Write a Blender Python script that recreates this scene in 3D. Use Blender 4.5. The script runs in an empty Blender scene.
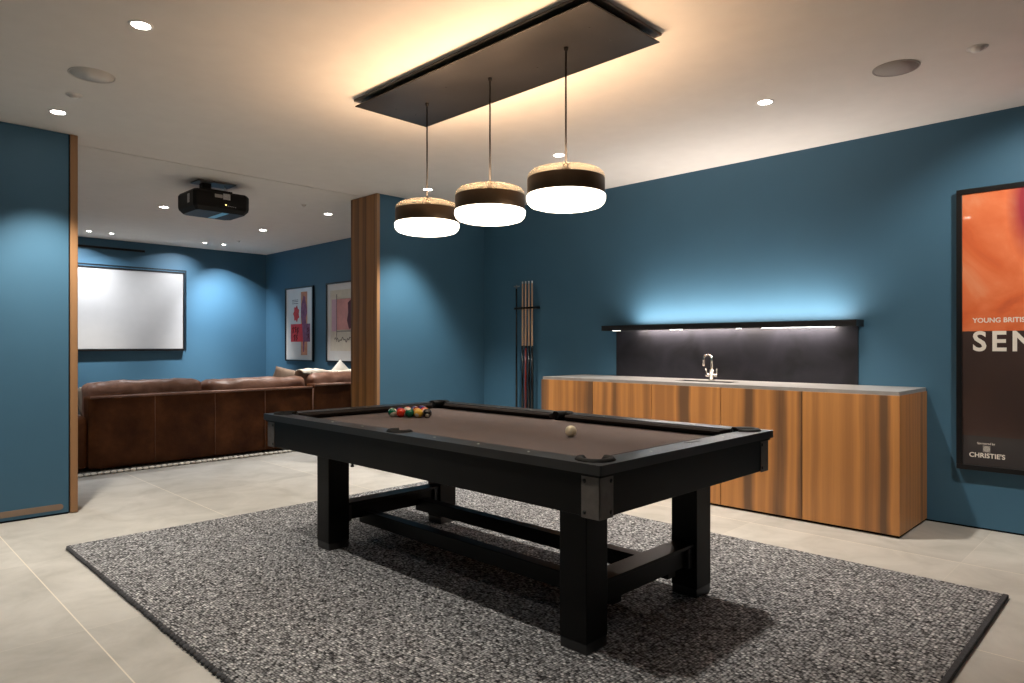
import bpy, bmesh, math, random
from mathutils import Vector, Matrix, noise
S = bpy.context.scene
COL = S.collection
PI = math.pi
rnd = random.Random(7)

# ------------------------------------------------------------------ camera
cam_d = bpy.data.cameras.new('camera')
cam = bpy.data.objects.new('camera', cam_d); COL.objects.link(cam)
cam.location = (0, 0, 1.2)
cam.rotation_euler = (PI/2, 0, -0.7919)
cam_d.sensor_width = 36; cam_d.lens = 679.0/1024*36
cam_d.shift_y = (345.3-341.5)/1024
cam_d.clip_start = 0.02
S.camera = cam

# ------------------------------------------------------------------ world, exposure
w = bpy.data.worlds.new('world'); S.world = w; w.use_nodes = True
w.node_tree.nodes['Background'].inputs[0].default_value = (0.5, 0.55, 0.6, 1)
w.node_tree.nodes['Background'].inputs[1].default_value = 0.008
S.view_settings.view_transform = 'Standard'; S.view_settings.look = 'None'
S.view_settings.gamma = 1; S.view_settings.use_curve_mapping = False
S.view_settings.exposure = 0.12
# lamp strengths (the lamps themselves are built with their fittings below)
P_DOWN = 115.0        # games room downlights
P_FAR = 110.0          # cinema room downlights
P_WASH = 430.0        # wall washers by the screen
P_UP = 12.0           # warm lamp inside each pendant's gold glass
E_SHADE = 5.0         # white pendant glass
P_LED_UP = 17.0; P_LED_DN = 20.0
C_DOWN = (1.0, 0.925, 0.82); C_FAR = (0.95, 0.97, 1.0); C_WARM = (1.0, 0.67, 0.44); C_LED = (1.0, 0.86, 0.76)

# ------------------------------------------------------------------ materials
MATS = {}
def newmat(name):
    m = bpy.data.materials.new(name); m.use_nodes = True; MATS[name] = m
    nt = m.node_tree
    return m, nt, nt.nodes['Principled BSDF']
def nd(nt, typ, **kw):
    n = nt.nodes.new(typ)
    for k, v in kw.items():
        if k.startswith('i_'):
            n.inputs[k[2:].replace('_', ' ')].default_value = v
        else: setattr(n, k, v)
    return n
def ln(nt, a, b): nt.links.new(a, b)
def ramp(nt, fac, stops, interp='LINEAR'):
    r = nt.nodes.new('ShaderNodeValToRGB'); r.color_ramp.interpolation = interp
    els = r.color_ramp.elements
    while len(els) < len(stops): els.new(0.5)
    for e, (p, c) in zip(els, stops): e.position = p; e.color = (*c, 1)
    ln(nt, fac, r.inputs[0]); return r
def objco(nt, scale=(1, 1, 1), geo=False):
    mp = nt.nodes.new('ShaderNodeMapping'); mp.inputs['Scale'].default_value = scale
    if geo: src = nt.nodes.new('ShaderNodeNewGeometry').outputs['Position']
    else: src = nt.nodes.new('ShaderNodeTexCoord').outputs['Object']
    ln(nt, src, mp.inputs[0]); return mp.outputs[0]
def bump(nt, b, h, strength, dist=0.01):
    n = nd(nt, 'ShaderNodeBump'); n.inputs['Strength'].default_value = strength; n.inputs['Distance'].default_value = dist
    ln(nt, h, n.inputs['Height']); ln(nt, n.outputs[0], b.inputs['Normal'])
def plain(name, col, rough=0.5, metal=0.0, spec=0.5, var=0.0, vs=8, bmp=0.0, bs=150, coat=0, coat_rough=0.05, sheen=0):
    m, nt, b = newmat(name)
    b.inputs['Base Color'].default_value = (*col, 1)
    b.inputs['Roughness'].default_value = rough; b.inputs['Metallic'].default_value = metal
    b.inputs['Specular IOR Level'].default_value = spec
    b.inputs['Coat Weight'].default_value = coat; b.inputs['Coat Roughness'].default_value = coat_rough
    b.inputs['Sheen Weight'].default_value = sheen
    co = objco(nt)
    n = nd(nt, 'ShaderNodeTexNoise'); n.inputs['Scale'].default_value = vs; n.inputs['Detail'].default_value = 5; ln(nt, co, n.inputs[0])
    v = max(var, 0.02)
    r = ramp(nt, n.outputs[0], [(0.3, [c*(1-v) for c in col]), (0.7, [min(1, c*(1+v)) for c in col])])
    ln(nt, r.outputs[0], b.inputs['Base Color'])
    if bmp:
        n2 = nd(nt, 'ShaderNodeTexNoise'); n2.inputs['Scale'].default_value = bs; n2.inputs['Detail'].default_value = 3; ln(nt, co, n2.inputs[0])
        bump(nt, b, n2.outputs[0], bmp, 0.004)
    return m
def glow(name, col, strength):
    m, nt, b = newmat(name)
    b.inputs['Base Color'].default_value = (0.9, 0.9, 0.9, 1)
    b.inputs['Emission Color'].default_value = (*col, 1); b.inputs['Emission Strength'].default_value = strength
    return m

plain('ceiling_paint', (0.72, 0.70, 0.67), 0.9, spec=0.2, var=0.01)
plain('blue_paint', (0.050, 0.135, 0.215), 0.55, spec=0.35, var=0.02, vs=3, bmp=0.03, bs=300)
plain('slot_brown', (0.24, 0.17, 0.12), 0.6, var=0.1)
plain('black_gap', (0.004, 0.004, 0.005), 0.8, spec=0.1)
plain('white_trim', (0.75, 0.74, 0.72), 0.5)
plain('white_grille', (0.60, 0.58, 0.55), 0.9, var=0.03, vs=500, bmp=0.2, bs=900)
plain('speaker_grille', (0.36, 0.34, 0.32), 0.8, var=0.06, vs=500, bmp=0.3, bs=900)
plain('black_lacquer', (0.004, 0.0037, 0.0035), 0.42, spec=0.2, var=0.1, vs=6, bmp=0.02, bs=120)
plain('black_rail', (0.019, 0.018, 0.018), 0.34, spec=0.6, var=0.12, vs=8, bmp=0.01, bs=60)
plain('bracket_metal', (0.13, 0.115, 0.105), 0.45, metal=0.45, var=0.15, vs=30, bmp=0.05)
plain('bolt_metal', (0.03, 0.03, 0.03), 0.4, metal=0.6)
plain('cloth_taupe', (0.112, 0.080, 0.070), 0.95, spec=0.12, var=0.05, vs=14, bmp=0.15, bs=900, sheen=0.25)
plain('cloth_rail', (0.022, 0.017, 0.015), 0.9, spec=0.12, var=0.05, bmp=0.15, bs=900)
plain('pocket_rubber', (0.005, 0.005, 0.005), 0.6, spec=0.15)
plain('pearl', (0.75, 0.73, 0.68), 0.2)
plain('canopy_top', (0.20, 0.18, 0.16), 0.5, metal=0.3, var=0.1)
plain('fixture_metal', (0.060, 0.056, 0.054), 0.38, metal=0.85, var=0.25, vs=2.2, bmp=0.02, bs=40)
plain('fixture_side', (0.05, 0.045, 0.042), 0.45, metal=0.5, var=0.1)
plain('bronze_band', (0.075, 0.05, 0.03), 0.42, metal=0.7, var=0.12, vs=10)
plain('black_rod', (0.008, 0.007, 0.007), 0.45, spec=0.3)
plain('worktop_stone', (0.30, 0.29, 0.28), 0.28, spec=0.6, var=0.10, vs=12, bmp=0.02, bs=200)
plain('steel', (0.62, 0.58, 0.53), 0.22, metal=1.0)
plain('sink_dark', (0.03, 0.03, 0.032), 0.4, metal=0.3)
plain('black_metal', (0.012, 0.012, 0.013), 0.4, metal=0.2)
plain('frame_black', (0.006, 0.006, 0.007), 0.3, spec=0.5)
plain('projector_black', (0.006, 0.006, 0.006), 0.5, spec=0.2, bmp=0.1, bs=300)
plain('label_silver', (0.45, 0.45, 0.45), 0.4, var=0.4, vs=120)
plain('projector_stripe', (0.13, 0.45, 0.62), 0.3)
plain('mount_silver', (0.20, 0.20, 0.20), 0.5, metal=0.2)
plain('screen_white', (0.42, 0.42, 0.425), 0.9, spec=0.1)
plain('console_grey', (0.045, 0.06, 0.07), 0.5)
plain('cue_maple', (0.66, 0.43, 0.27), 0.35)
plain('cue_tip', (0.75, 0.78, 0.8), 0.6)
plain('cue_black', (0.008, 0.007, 0.008), 0.25)
plain('cue_red', (0.17, 0.018, 0.014), 0.25)
plain('cushion_taupe', (0.20, 0.14, 0.10), 0.9, var=0.15, vs=15, bmp=0.3, bs=250)
plain('cushion_beige', (0.42, 0.35, 0.27), 0.9, var=0.08, bmp=0.3, bs=250)
plain('cushion_cream', (0.62, 0.58, 0.52), 0.9, var=0.05, bmp=0.3, bs=250)
plain('throw_cream', (0.62, 0.55, 0.45), 0.95, var=0.08, bmp=0.5, bs=180)
plain('paper_white', (0.68, 0.68, 0.66), 0.6, var=0.02, coat=0.6, coat_rough=0.03)
plain('ink_white', (0.85, 0.80, 0.72), 0.6)
plain('ink_grey', (0.24, 0.22, 0.21), 0.6)
plain('ink_red', (0.55, 0.03, 0.03), 0.6, var=0.2, vs=20)
plain('ink_crimson', (0.62, 0.035, 0.05), 0.6, var=0.2, vs=10)
plain('ink_maroon', (0.10, 0.008, 0.02), 0.6)
plain('ink_orange', (0.60, 0.27, 0.16), 0.6, var=0.2, vs=12)
plain('ink_purple', (0.22, 0.07, 0.16), 0.6, var=0.35, vs=18)
plain('ink_pink', (0.66, 0.32, 0.30), 0.6, var=0.15, vs=6)
plain('ink_lilac', (0.55, 0.36, 0.45), 0.6, var=0.1, vs=6)
plain('ink_straw', (0.62, 0.58, 0.48), 0.6, var=0.08, vs=8)
plain('ink_dark', (0.05, 0.04, 0.05), 0.6)
glow('lamp_white', (1.0, 0.93, 0.82), 40.0)
glow('led_strip', (1.0, 0.97, 0.92), 9.0)
glow('indicator', (1.0, 0.75, 0.25), 3.0)

def mk_shade():
    m, nt, b = newmat('opal_glass')
    b.inputs['Base Color'].default_value = (0.9, 0.88, 0.84, 1); b.inputs['Roughness'].default_value = 0.25
    b.inputs['Emission Color'].default_value = (1.0, 0.87, 0.70, 1); b.inputs['Emission Strength'].default_value = E_SHADE
mk_shade()
def mk_gold():
    m, nt, b = newmat('gold_glass')
    nt.nodes.remove(b); out = nt.nodes['Material Output']
    tr = nd(nt, 'ShaderNodeBsdfTransparent'); tr.inputs[0].default_value = (1.0, 0.92, 0.80, 1)
    gl = nd(nt, 'ShaderNodeBsdfGlossy'); gl.inputs[0].default_value = (1.0, 0.90, 0.74, 1); gl.inputs['Roughness'].default_value = 0.08
    tl = nd(nt, 'ShaderNodeBsdfTranslucent'); tl.inputs[0].default_value = (0.95, 0.80, 0.60, 1)
    m0 = nd(nt, 'ShaderNodeMixShader'); m0.inputs[0].default_value = 0.06
    ln(nt, tr.outputs[0], m0.inputs[1]); ln(nt, tl.outputs[0], m0.inputs[2])
    mx = nd(nt, 'ShaderNodeMixShader'); mx.inputs[0].default_value = 0.20
    ln(nt, m0.outputs[0], mx.inputs[1]); ln(nt, gl.outputs[0], mx.inputs[2]); ln(nt, mx.outputs[0], out.inputs[0])
mk_gold()
def mk_wood(name, scale, dark, mid, light, rough=0.4, off=0.0, stops=(.40, .52, .64, .80), det=2.5, fm=.16):
    m, nt, b = newmat(name)
    g = nt.nodes.new('ShaderNodeNewGeometry'); sp = nd(nt, 'ShaderNodeSeparateXYZ'); ln(nt, g.outputs['Position'], sp.inputs[0])
    ad = nd(nt, 'ShaderNodeMath', operation='SUBTRACT'); ln(nt, sp.outputs[1], ad.inputs[0]); ln(nt, sp.outputs[0], ad.inputs[1])
    # wandering of the bands along the height
    wz = nd(nt, 'ShaderNodeTexNoise'); wz.inputs['Scale'].default_value = 1.6; ln(nt, g.outputs['Position'], wz.inputs[0])
    wm = nd(nt, 'ShaderNodeMath', operation='MULTIPLY_ADD'); ln(nt, wz.outputs[0], wm.inputs[0]); wm.inputs[1].default_value = 0.05; ln(nt, ad.outputs[0], wm.inputs[2])
    cb = nd(nt, 'ShaderNodeCombineXYZ'); ln(nt, wm.outputs[0], cb.inputs[0])
    oi = nt.nodes.new('ShaderNodeObjectInfo'); om = nd(nt, 'ShaderNodeMath', operation='MULTIPLY_ADD'); ln(nt, oi.outputs['Random'], om.inputs[0]); om.inputs[1].default_value = 40.0; om.inputs[2].default_value = off
    ln(nt, om.outputs[0], cb.inputs[1])
    band = nd(nt, 'ShaderNodeTexNoise'); band.inputs['Scale'].default_value = scale; band.inputs['Detail'].default_value = det; band.inputs['Roughness'].default_value = 0.5; ln(nt, cb.outputs[0], band.inputs[0])
    mp = nd(nt, 'ShaderNodeMapping'); mp.inputs['Scale'].default_value = (90, 90, 2.2); ln(nt, g.outputs['Position'], mp.inputs[0])
    fine = nd(nt, 'ShaderNodeTexNoise'); fine.inputs['Scale'].default_value = 1.0; fine.inputs['Detail'].default_value = 4; ln(nt, mp.outputs[0], fine.inputs[0])
    mx = nd(nt, 'ShaderNodeMath', operation='MULTIPLY_ADD'); ln(nt, fine.outputs[0], mx.inputs[0]); mx.inputs[1].default_value = fm; ln(nt, band.outputs[0], mx.inputs[2])
    r = ramp(nt, mx.outputs[0], [(stops[0], dark), (stops[1], mid), (stops[2], light), (stops[3], mid)])
    ln(nt, r.outputs[0], b.inputs['Base Color'])
    b.inputs['Roughness'].default_value = rough
    bump(nt, b, fine.outputs[0], 0.06, 0.003)
mk_wood('walnut_bar', 8.5, (0.155, 0.08, 0.040), (0.38, 0.165, 0.055), (0.56, 0.25, 0.075), off=3.1, stops=(.40, .51, .58, .72), det=.8, fm=.09)
mk_wood('walnut_jamb', 15.0, (0.032, 0.016, 0.008), (0.15, 0.070, 0.024), (0.34, 0.16, 0.052), off=1.0)
mk_wood('oak_lip', 9.0, (0.20, 0.10, 0.045), (0.27, 0.14, 0.065), (0.33, 0.18, 0.085))
def mk_floor():
    m, nt, b = newmat('stone_tile')
    g = nt.nodes.new('ShaderNodeNewGeometry'); sp = nd(nt, 'ShaderNodeSeparateXYZ'); ln(nt, g.outputs['Position'], sp.inputs[0])
    def joint(o, start, pitch, width):
        a = nd(nt, 'ShaderNodeMath', operation='SUBTRACT'); ln(nt, o, a.inputs[0]); a.inputs[1].default_value = start-pitch/2
        p = nd(nt, 'ShaderNodeMath', operation='PINGPONG'); ln(nt, a.outputs[0], p.inputs[0]); p.inputs[1].default_value = pitch/2
        c = nd(nt, 'ShaderNodeMath', operation='GREATER_THAN'); ln(nt, p.outputs[0], c.inputs[0]); c.inputs[1].default_value = pitch/2-width/2
        return c.outputs[0]
    jx = joint(sp.outputs[0], 0.775, 1.21, 0.0055); jy = joint(sp.outputs[1], 3.29, 1.21, 0.003)
    mp = nd(nt, 'ShaderNodeMapping'); mp.inputs['Scale'].default_value = (1.0, 1.0, 1); ln(nt, g.outputs['Position'], mp.inputs[0])
    n = nd(nt, 'ShaderNodeTexNoise'); n.inputs['Scale'].default_value = 3.2; n.inputs['Detail'].default_value = 8; n.inputs['Roughness'].default_value = 0.62; n.inputs['Distortion'].default_value = 0.6; ln(nt, mp.outputs[0], n.inputs[0])
    r = ramp(nt, n.outputs[0], [(0.32, (0.43, 0.41, 0.37)), (0.5, (0.51, 0.488, 0.445)), (0.68, (0.58, 0.556, 0.51))])
    # slightly different tone from tile to tile
    def cell(o, start, pitch):
        a = nd(nt, 'ShaderNodeMath', operation='SUBTRACT'); ln(nt, o, a.inputs[0]); a.inputs[1].default_value = start
        d = nd(nt, 'ShaderNodeMath', operation='DIVIDE'); ln(nt, a.outputs[0], d.inputs[0]); d.inputs[1].default_value = pitch
        f = nd(nt, 'ShaderNodeMath', operation='FLOOR'); ln(nt, d.outputs[0], f.inputs[0]); return f.outputs[0]
    cb = nd(nt, 'ShaderNodeCombineXYZ'); ln(nt, cell(sp.outputs[0], 0.775, 1.21), cb.inputs[0]); ln(nt, cell(sp.outputs[1], 3.29, 1.21), cb.inputs[1])
    wn = nd(nt, 'ShaderNodeTexWhiteNoise'); ln(nt, cb.outputs[0], wn.inputs[0])
    tone = nd(nt, 'ShaderNodeMapRange'); tone.inputs['To Min'].default_value = 0.86; tone.inputs['To Max'].default_value = 1.04; ln(nt, wn.outputs[0], tone.inputs[0])
    vm = nd(nt, 'ShaderNodeVectorMath', operation='SCALE'); ln(nt, r.outputs[0], vm.inputs[0]); ln(nt, tone.outputs[0], vm.inputs['Scale'])
    m1 = nd(nt, 'ShaderNodeMix', data_type='RGBA'); ln(nt, jx, m1.inputs[0]); ln(nt, vm.outputs[0], m1.inputs[6]); m1.inputs[7].default_value = (0.74, 0.68, 0.57, 1)
    m2 = nd(nt, 'ShaderNodeMix', data_type='RGBA'); jj = nd(nt, 'ShaderNodeMath', operation='MULTIPLY'); ln(nt, jy, jj.inputs[0]); jj.inputs[1].default_value = 0.45
    ln(nt, jj.outputs[0], m2.inputs[0]); ln(nt, m1.outputs[2], m2.inputs[6]); m2.inputs[7].default_value = (0.70, 0.65, 0.56, 1)
    ln(nt, m2.outputs[2], b.inputs['Base Color'])
    b.inputs['Roughness'].default_value = 0.5; b.inputs['Specular IOR Level'].default_value = 0.4
    bump(nt, b, n.outputs[0], 0.06, 0.01)
mk_floor()
def mk_rug(name, c0, c1, c2, sx=85, sy=62, bs=0.9, rn=0.75):
    m, nt, b = newmat(name)
    co = objco(nt, (sx, sy, 40), geo=True)
    v = nd(nt, 'ShaderNodeTexVoronoi'); v.inputs['Scale'].default_value = 1.0; v.inputs['Randomness'].default_value = rn; ln(nt, co, v.inputs[0])
    sc = nd(nt, 'ShaderNodeSeparateColor'); ln(nt, v.outputs['Color'], sc.inputs[0])
    r = ramp(nt, sc.outputs[0], [(0.0, c0), (0.35, c1), (0.72, c1), (1.0, c2)])
    big = nd(nt, 'ShaderNodeTexNoise'); big.inputs['Scale'].default_value = 2.5; ln(nt, objco(nt, geo=True), big.inputs[0])
    dk = nd(nt, 'ShaderNodeMapRange'); dk.inputs['From Min'].default_value = 0.3; dk.inputs['From Max'].default_value = 0.75; dk.inputs['To Min'].default_value = 1.0; dk.inputs['To Max'].default_value = 0.10; ln(nt, v.outputs['Distance'], dk.inputs[0])
    vm = nd(nt, 'ShaderNodeVectorMath', operation='SCALE'); ln(nt, r.outputs[0], vm.inputs[0]); ln(nt, dk.outputs[0], vm.inputs['Scale'])
    ln(nt, vm.outputs[0], b.inputs['Base Color'])
    b.inputs['Roughness'].default_value = 0.95; b.inputs['Specular IOR Level'].default_value = 0.15
    inv = nd(nt, 'ShaderNodeMath', operation='SUBTRACT'); inv.inputs[0].default_value = 1.0; ln(nt, v.outputs['Distance'], inv.inputs[1])
    bump(nt, b, inv.outputs[0], bs, 0.012)
mk_rug('rug_wool', (0.05, 0.05, 0.055), (0.50, 0.50, 0.51), (1.0, 1.0, 1.0), 90, 72, 1.0, .5)
mk_rug('rug_cream', (0.25, 0.22, 0.18), (0.45, 0.41, 0.35), (0.62, 0.58, 0.52), 60, 60)
plain('rug_binding', (0.045, 0.045, 0.05), 0.95, var=0.3, vs=60, bmp=0.4, bs=400)
plain('rug_loop', (0.055, 0.055, 0.06), 0.95, var=0.4, vs=30, bmp=0.4, bs=300)
plain('rug_bead', (0.72, 0.68, 0.60), 0.95, var=0.3, vs=30, bmp=0.4, bs=300)
def mk_leather(name, a, b_, c, rough=0.42, sp=0.4):
    m, nt, b = newmat(name)
    co = objco(nt)
    n = nd(nt, 'ShaderNodeTexNoise'); n.inputs['Scale'].default_value = 4.5; n.inputs['Detail'].default_value = 7; n.inputs['Roughness'].default_value = 0.6; ln(nt, co, n.inputs[0])
    r = ramp(nt, n.outputs[0], [(0.3, a), (0.5, b_), (0.72, c)])
    ln(nt, r.outputs[0], b.inputs['Base Color']); b.inputs['Roughness'].default_value = rough
    n2 = nd(nt, 'ShaderNodeTexNoise'); n2.inputs['Scale'].default_value = 26; n2.inputs['Detail'].default_value = 6; ln(nt, co, n2.inputs[0])
    bump(nt, b, n2.outputs[0], 0.25, 0.01); b.inputs['Specular IOR Level'].default_value = sp
mk_leather('leather', (0.035, 0.010, 0.0025), (0.060, 0.019, 0.005), (0.10, 0.034, 0.010), 0.55, .12)
mk_leather('leather_lit', (0.12, 0.055, 0.032), (0.19, 0.093, 0.060), (0.30, 0.165, 0.115), 0.42)  # same leather painted lighter, for the light falling on the cushion tops
mk_leather('leather_welt', (0.09, 0.032, 0.012), (0.12, 0.045, 0.018), (0.16, 0.065, 0.03))
def mk_metalpanel():
    m, nt, b = newmat('blackened_steel')
    co = objco(nt)
    n = nd(nt, 'ShaderNodeTexNoise'); n.inputs['Scale'].default_value = 3.0; n.inputs['Detail'].default_value = 6; n.inputs['Distortion'].default_value = 0.8; ln(nt, co, n.inputs[0])
    r = ramp(nt, n.outputs[0], [(0.3, (0.008, 0.008, 0.010)), (0.7, (0.026, 0.026, 0.034))])
    ln(nt, r.outputs[0], b.inputs['Base Color']); b.inputs['Metallic'].default_value = 0.1; b.inputs['Specular IOR Level'].default_value = 0.25
    r2 = ramp(nt, n.outputs[0], [(0.3, (0.5, 0.5, 0.5)), (0.7, (0.38, 0.38, 0.38))]); ln(nt, r2.outputs[0], b.inputs['Roughness'])
mk_metalpanel()
def mk_art():
    m, nt, b = newmat('orange_painting')
    co = objco(nt)
    n = nd(nt, 'ShaderNodeTexNoise'); n.inputs['Scale'].default_value = 2.2; n.inputs['Detail'].default_value = 7; n.inputs['Distortion'].default_value = 1.2; ln(nt, co, n.inputs[0])
    r = ramp(nt, n.outputs[0], [(0.25, (0.50, 0.075, 0.022)), (0.42, (0.76, 0.145, 0.035)), (0.55, (0.84, 0.21, 0.07)), (0.7, (0.88, 0.36, 0.19))])
    sp = nd(nt, 'ShaderNodeSeparateXYZ'); ln(nt, co, sp.inputs[0])
    # a crimson smear towards the middle top of the painting
    cb = nd(nt, 'ShaderNodeCombineXYZ')
    ay = nd(nt, 'ShaderNodeMath', operation='ADD'); ln(nt, sp.outputs[1], ay.inputs[0]); ay.inputs[1].default_value = -0.26
    my = nd(nt, 'ShaderNodeMath', operation='MULTIPLY'); ln(nt, ay.outputs[0], my.inputs[0]); my.inputs[1].default_value = 9.0
    az = nd(nt, 'ShaderNodeMath', operation='ADD'); ln(nt, sp.outputs[2], az.inputs[0]); az.inputs[1].default_value = -1.70
    mz = nd(nt, 'ShaderNodeMath', operation='MULTIPLY'); ln(nt, az.outputs[0], mz.inputs[0]); mz.inputs[1].default_value = 3.2
    ln(nt, my.outputs[0], cb.inputs[0]); ln(nt, mz.outputs[0], cb.inputs[1])
    le = nd(nt, 'ShaderNodeVectorMath', operation='LENGTH'); ln(nt, cb.outputs[0], le.inputs[0])
    mr = nd(nt, 'ShaderNodeMapRange'); mr.inputs['From Min'].default_value = 0.55; mr.inputs['From Max'].default_value = 1.25; mr.inputs['To Min'].default_value = 1; mr.inputs['To Max'].default_value = 0; ln(nt, le.outputs['Value'], mr.inputs[0])
    mx = nd(nt, 'ShaderNodeMix', data_type='RGBA'); ln(nt, mr.outputs[0], mx.inputs[0]); ln(nt, r.outputs[0], mx.inputs[6]); mx.inputs[7].default_value = (0.35, 0.012, 0.03, 1)
    ln(nt, mx.outputs[2], b.inputs['Base Color'])
    b.inputs['Roughness'].default_value = 0.6; b.inputs['Coat Weight'].default_value = 0.8; b.inputs['Coat Roughness'].default_value = 0.03
mk_art()
plain('poster_dark', (0.040, 0.018, 0.013), 0.6, var=0.15, vs=3, coat=0.9, coat_rough=0.03)
plain('poster_foot', (0.028, 0.023, 0.024), 0.6, var=0.1, vs=3, coat=0.9, coat_rough=0.03)
M = MATS

# ------------------------------------------------------------------ mesh helpers
def NB(): return bmesh.new()
def box(bm, x0, x1, y0, y1, z0, z1, bev=0.0, seg=2, rot=None, about=None):
    g = bmesh.ops.create_cube(bm, size=1.0); vs = g['verts']
    c = Vector(((x0+x1)/2, (y0+y1)/2, (z0+z1)/2))
    for v in vs: v.co = Vector((v.co.x*(x1-x0), v.co.y*(y1-y0), v.co.z*(z1-z0))) + c
    if bev > 0:
        es = list({e for v in vs for e in v.link_edges})
        r = bmesh.ops.bevel(bm, geom=es, offset=bev, segments=seg, profile=0.5, affect='EDGES')
        vs = list({v for f in r['faces'] for v in f.verts} | {v for v in vs if v.is_valid})
    if rot is not None:
        o = about or c
        for v in vs: v.co = rot @ (v.co - o) + o
    return vs
def lathe(bm, cx, cy, prof, n=48, cap0=False, cap1=False, axis='z'):
    rings = []
    for (r, z) in prof:
        ring = []
        for i in range(n):
            a = 2*PI*i/n
            p = Vector((r*math.cos(a), r*math.sin(a), z))
            if axis == 'x': p = Vector((p.z, p.x, p.y))
            if axis == 'y': p = Vector((p.x, p.z, p.y))
            ring.append(bm.verts.new(p + Vector((cx, cy, 0)) if axis == 'z' else p + Vector(cx)))
        rings.append(ring)
    for a, b in zip(rings, rings[1:]):
        for i in range(n):
            f = bm.faces.new((a[i], a[(i+1) % n], b[(i+1) % n], b[i])); f.smooth = True
    if cap0: bm.faces.new(list(reversed(rings[0])))
    if cap1: bm.faces.new(rings[-1])
def tube(bm, pts, r, n=10, cap=True):
    pts = [Vector(p) for p in pts]; rs = r if isinstance(r, (list, tuple)) else [r]*len(pts)
    rings = []; up = None
    for i, p in enumerate(pts):
        t = (pts[min(i+1, len(pts)-1)] - pts[max(i-1, 0)]).normalized()
        if up is None:
            up = Vector((0, 0, 1)) if abs(t.z) < 0.9 else Vector((1, 0, 0))
        s = t.cross(up).normalized(); up = s.cross(t).normalized()
        rings.append([bm.verts.new(p + (s*math.cos(2*PI*k/n) + up*math.sin(2*PI*k/n))*rs[i]) for k in range(n)])
    for a, b in zip(rings, rings[1:]):
        for i in range(n):
            f = bm.faces.new((a[i], a[(i+1) % n], b[(i+1) % n], b[i])); f.smooth = True
    if cap:
        bm.faces.new(list(reversed(rings[0]))); bm.faces.new(rings[-1])
def prism(bm, loops, z0, z1):
    """loops of (x, y): the first the outline, the others holes."""
    es = []; newv = []
    for lp in loops:
        vs = [bm.verts.new((x, y, z0)) for x, y in lp]; newv += vs
        es += [bm.edges.new((vs[i], vs[(i+1) % len(vs)])) for i in range(len(vs))]
    r = bmesh.ops.triangle_fill(bm, use_beauty=True, use_dissolve=False, edges=es)
    faces = [g for g in r['geom'] if isinstance(g, bmesh.types.BMFace)]
    ex = bmesh.ops.extrude_face_region(bm, geom=faces)
    top = [g for g in ex['geom'] if isinstance(g, bmesh.types.BMVert)]
    for v in top: v.co.z = z1
    bmesh.ops.recalc_face_normals(bm, faces=bm.faces)
def softbox(bm, x0, x1, y0, y1, z0, z1, p=4.0, n=14, puff=0.0, nz=0.0, ns=6.0, seed=0):
    """upholstered block: superellipsoid-like box with wrinkles"""
    g = bmesh.ops.create_cube(bm, size=2.0); vs0 = g['verts']
    es = list({e for v in vs0 for e in v.link_edges})
    bmesh.ops.subdivide_edges(bm, edges=es, cuts=n, use_grid_fill=True)
    allv = list(bm.verts)
    c = Vector(((x0+x1)/2, (y0+y1)/2, (z0+z1)/2)); h = Vector(((x1-x0)/2, (y1-y0)/2, (z1-z0)/2))
    rr = min(h)*2/p
    for v in allv:
        q = Vector((v.co.x*h.x, v.co.y*h.y, v.co.z*h.z))
        inn = Vector([max(-h[i]+rr, min(h[i]-rr, q[i])) for i in range(3)])
        d = q - inn
        if d.length > 1e-9: q = inn + d.normalized()*rr
        u = v.co
        q += Vector((u.x*(1-u.y**2)*(1-u.z**2), u.y*(1-u.x**2)*(1-u.z**2), u.z*(1-u.x**2)*(1-u.y**2)))*puff
        w_ = q + c
        if nz:
            nn = noise.noise_vector((w_ + Vector((seed*3.1, 0, 0)))*ns) + 0.5*noise.noise_vector((w_ + Vector((0, seed*2.3, 0)))*ns*2.7)
            w_ += nn*nz
        v.co = w_
    for f in bm.faces: f.smooth = True
def cushion(bm, c, w_, h_, t, n=20, rot=None, seed=0, nz=0.01):
    """scatter cushion with pinched corners, lying in local XZ"""
    c = Vector(c); R = rot or Matrix.Identity(3)
    for s in (-1, 1):
        grid = []
        for i in range(n+1):
            row = []
            for j in range(n+1):
                u = -1+2*i/n; v = -1+2*j/n
                k = 1-0.10*(u*u*v*v) + 0.0
                ed = (1-abs(u)**2.6)*(1-abs(v)**2.6)
                x = u*w_/2*(1-0.06*(1-abs(u))*0 - 0.07*(1-v*v)*abs(u)**3); z = v*h_/2*(1-0.07*(1-u*u)*abs(v)**3)
                y = s*t/2*max(ed, 0)**0.45
                p = Vector((x, y, z))
                p += noise.noise_vector((p+Vector((seed, seed*2, 0)))*7)*nz*(1 if ed > 0.01 else 0)
                row.append(bm.verts.new(R @ p + c))
            grid.append(row)
        for i in range(n):
            for j in range(n):
                q = (grid[i][j], grid[i+1][j], grid[i+1][j+1], grid[i][j+1])
                f = bm.faces.new(q if s < 0 else tuple(reversed(q))); f.smooth = True
    bmesh.ops.remove_doubles(bm, verts=bm.verts, dist=0.0005)

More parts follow.
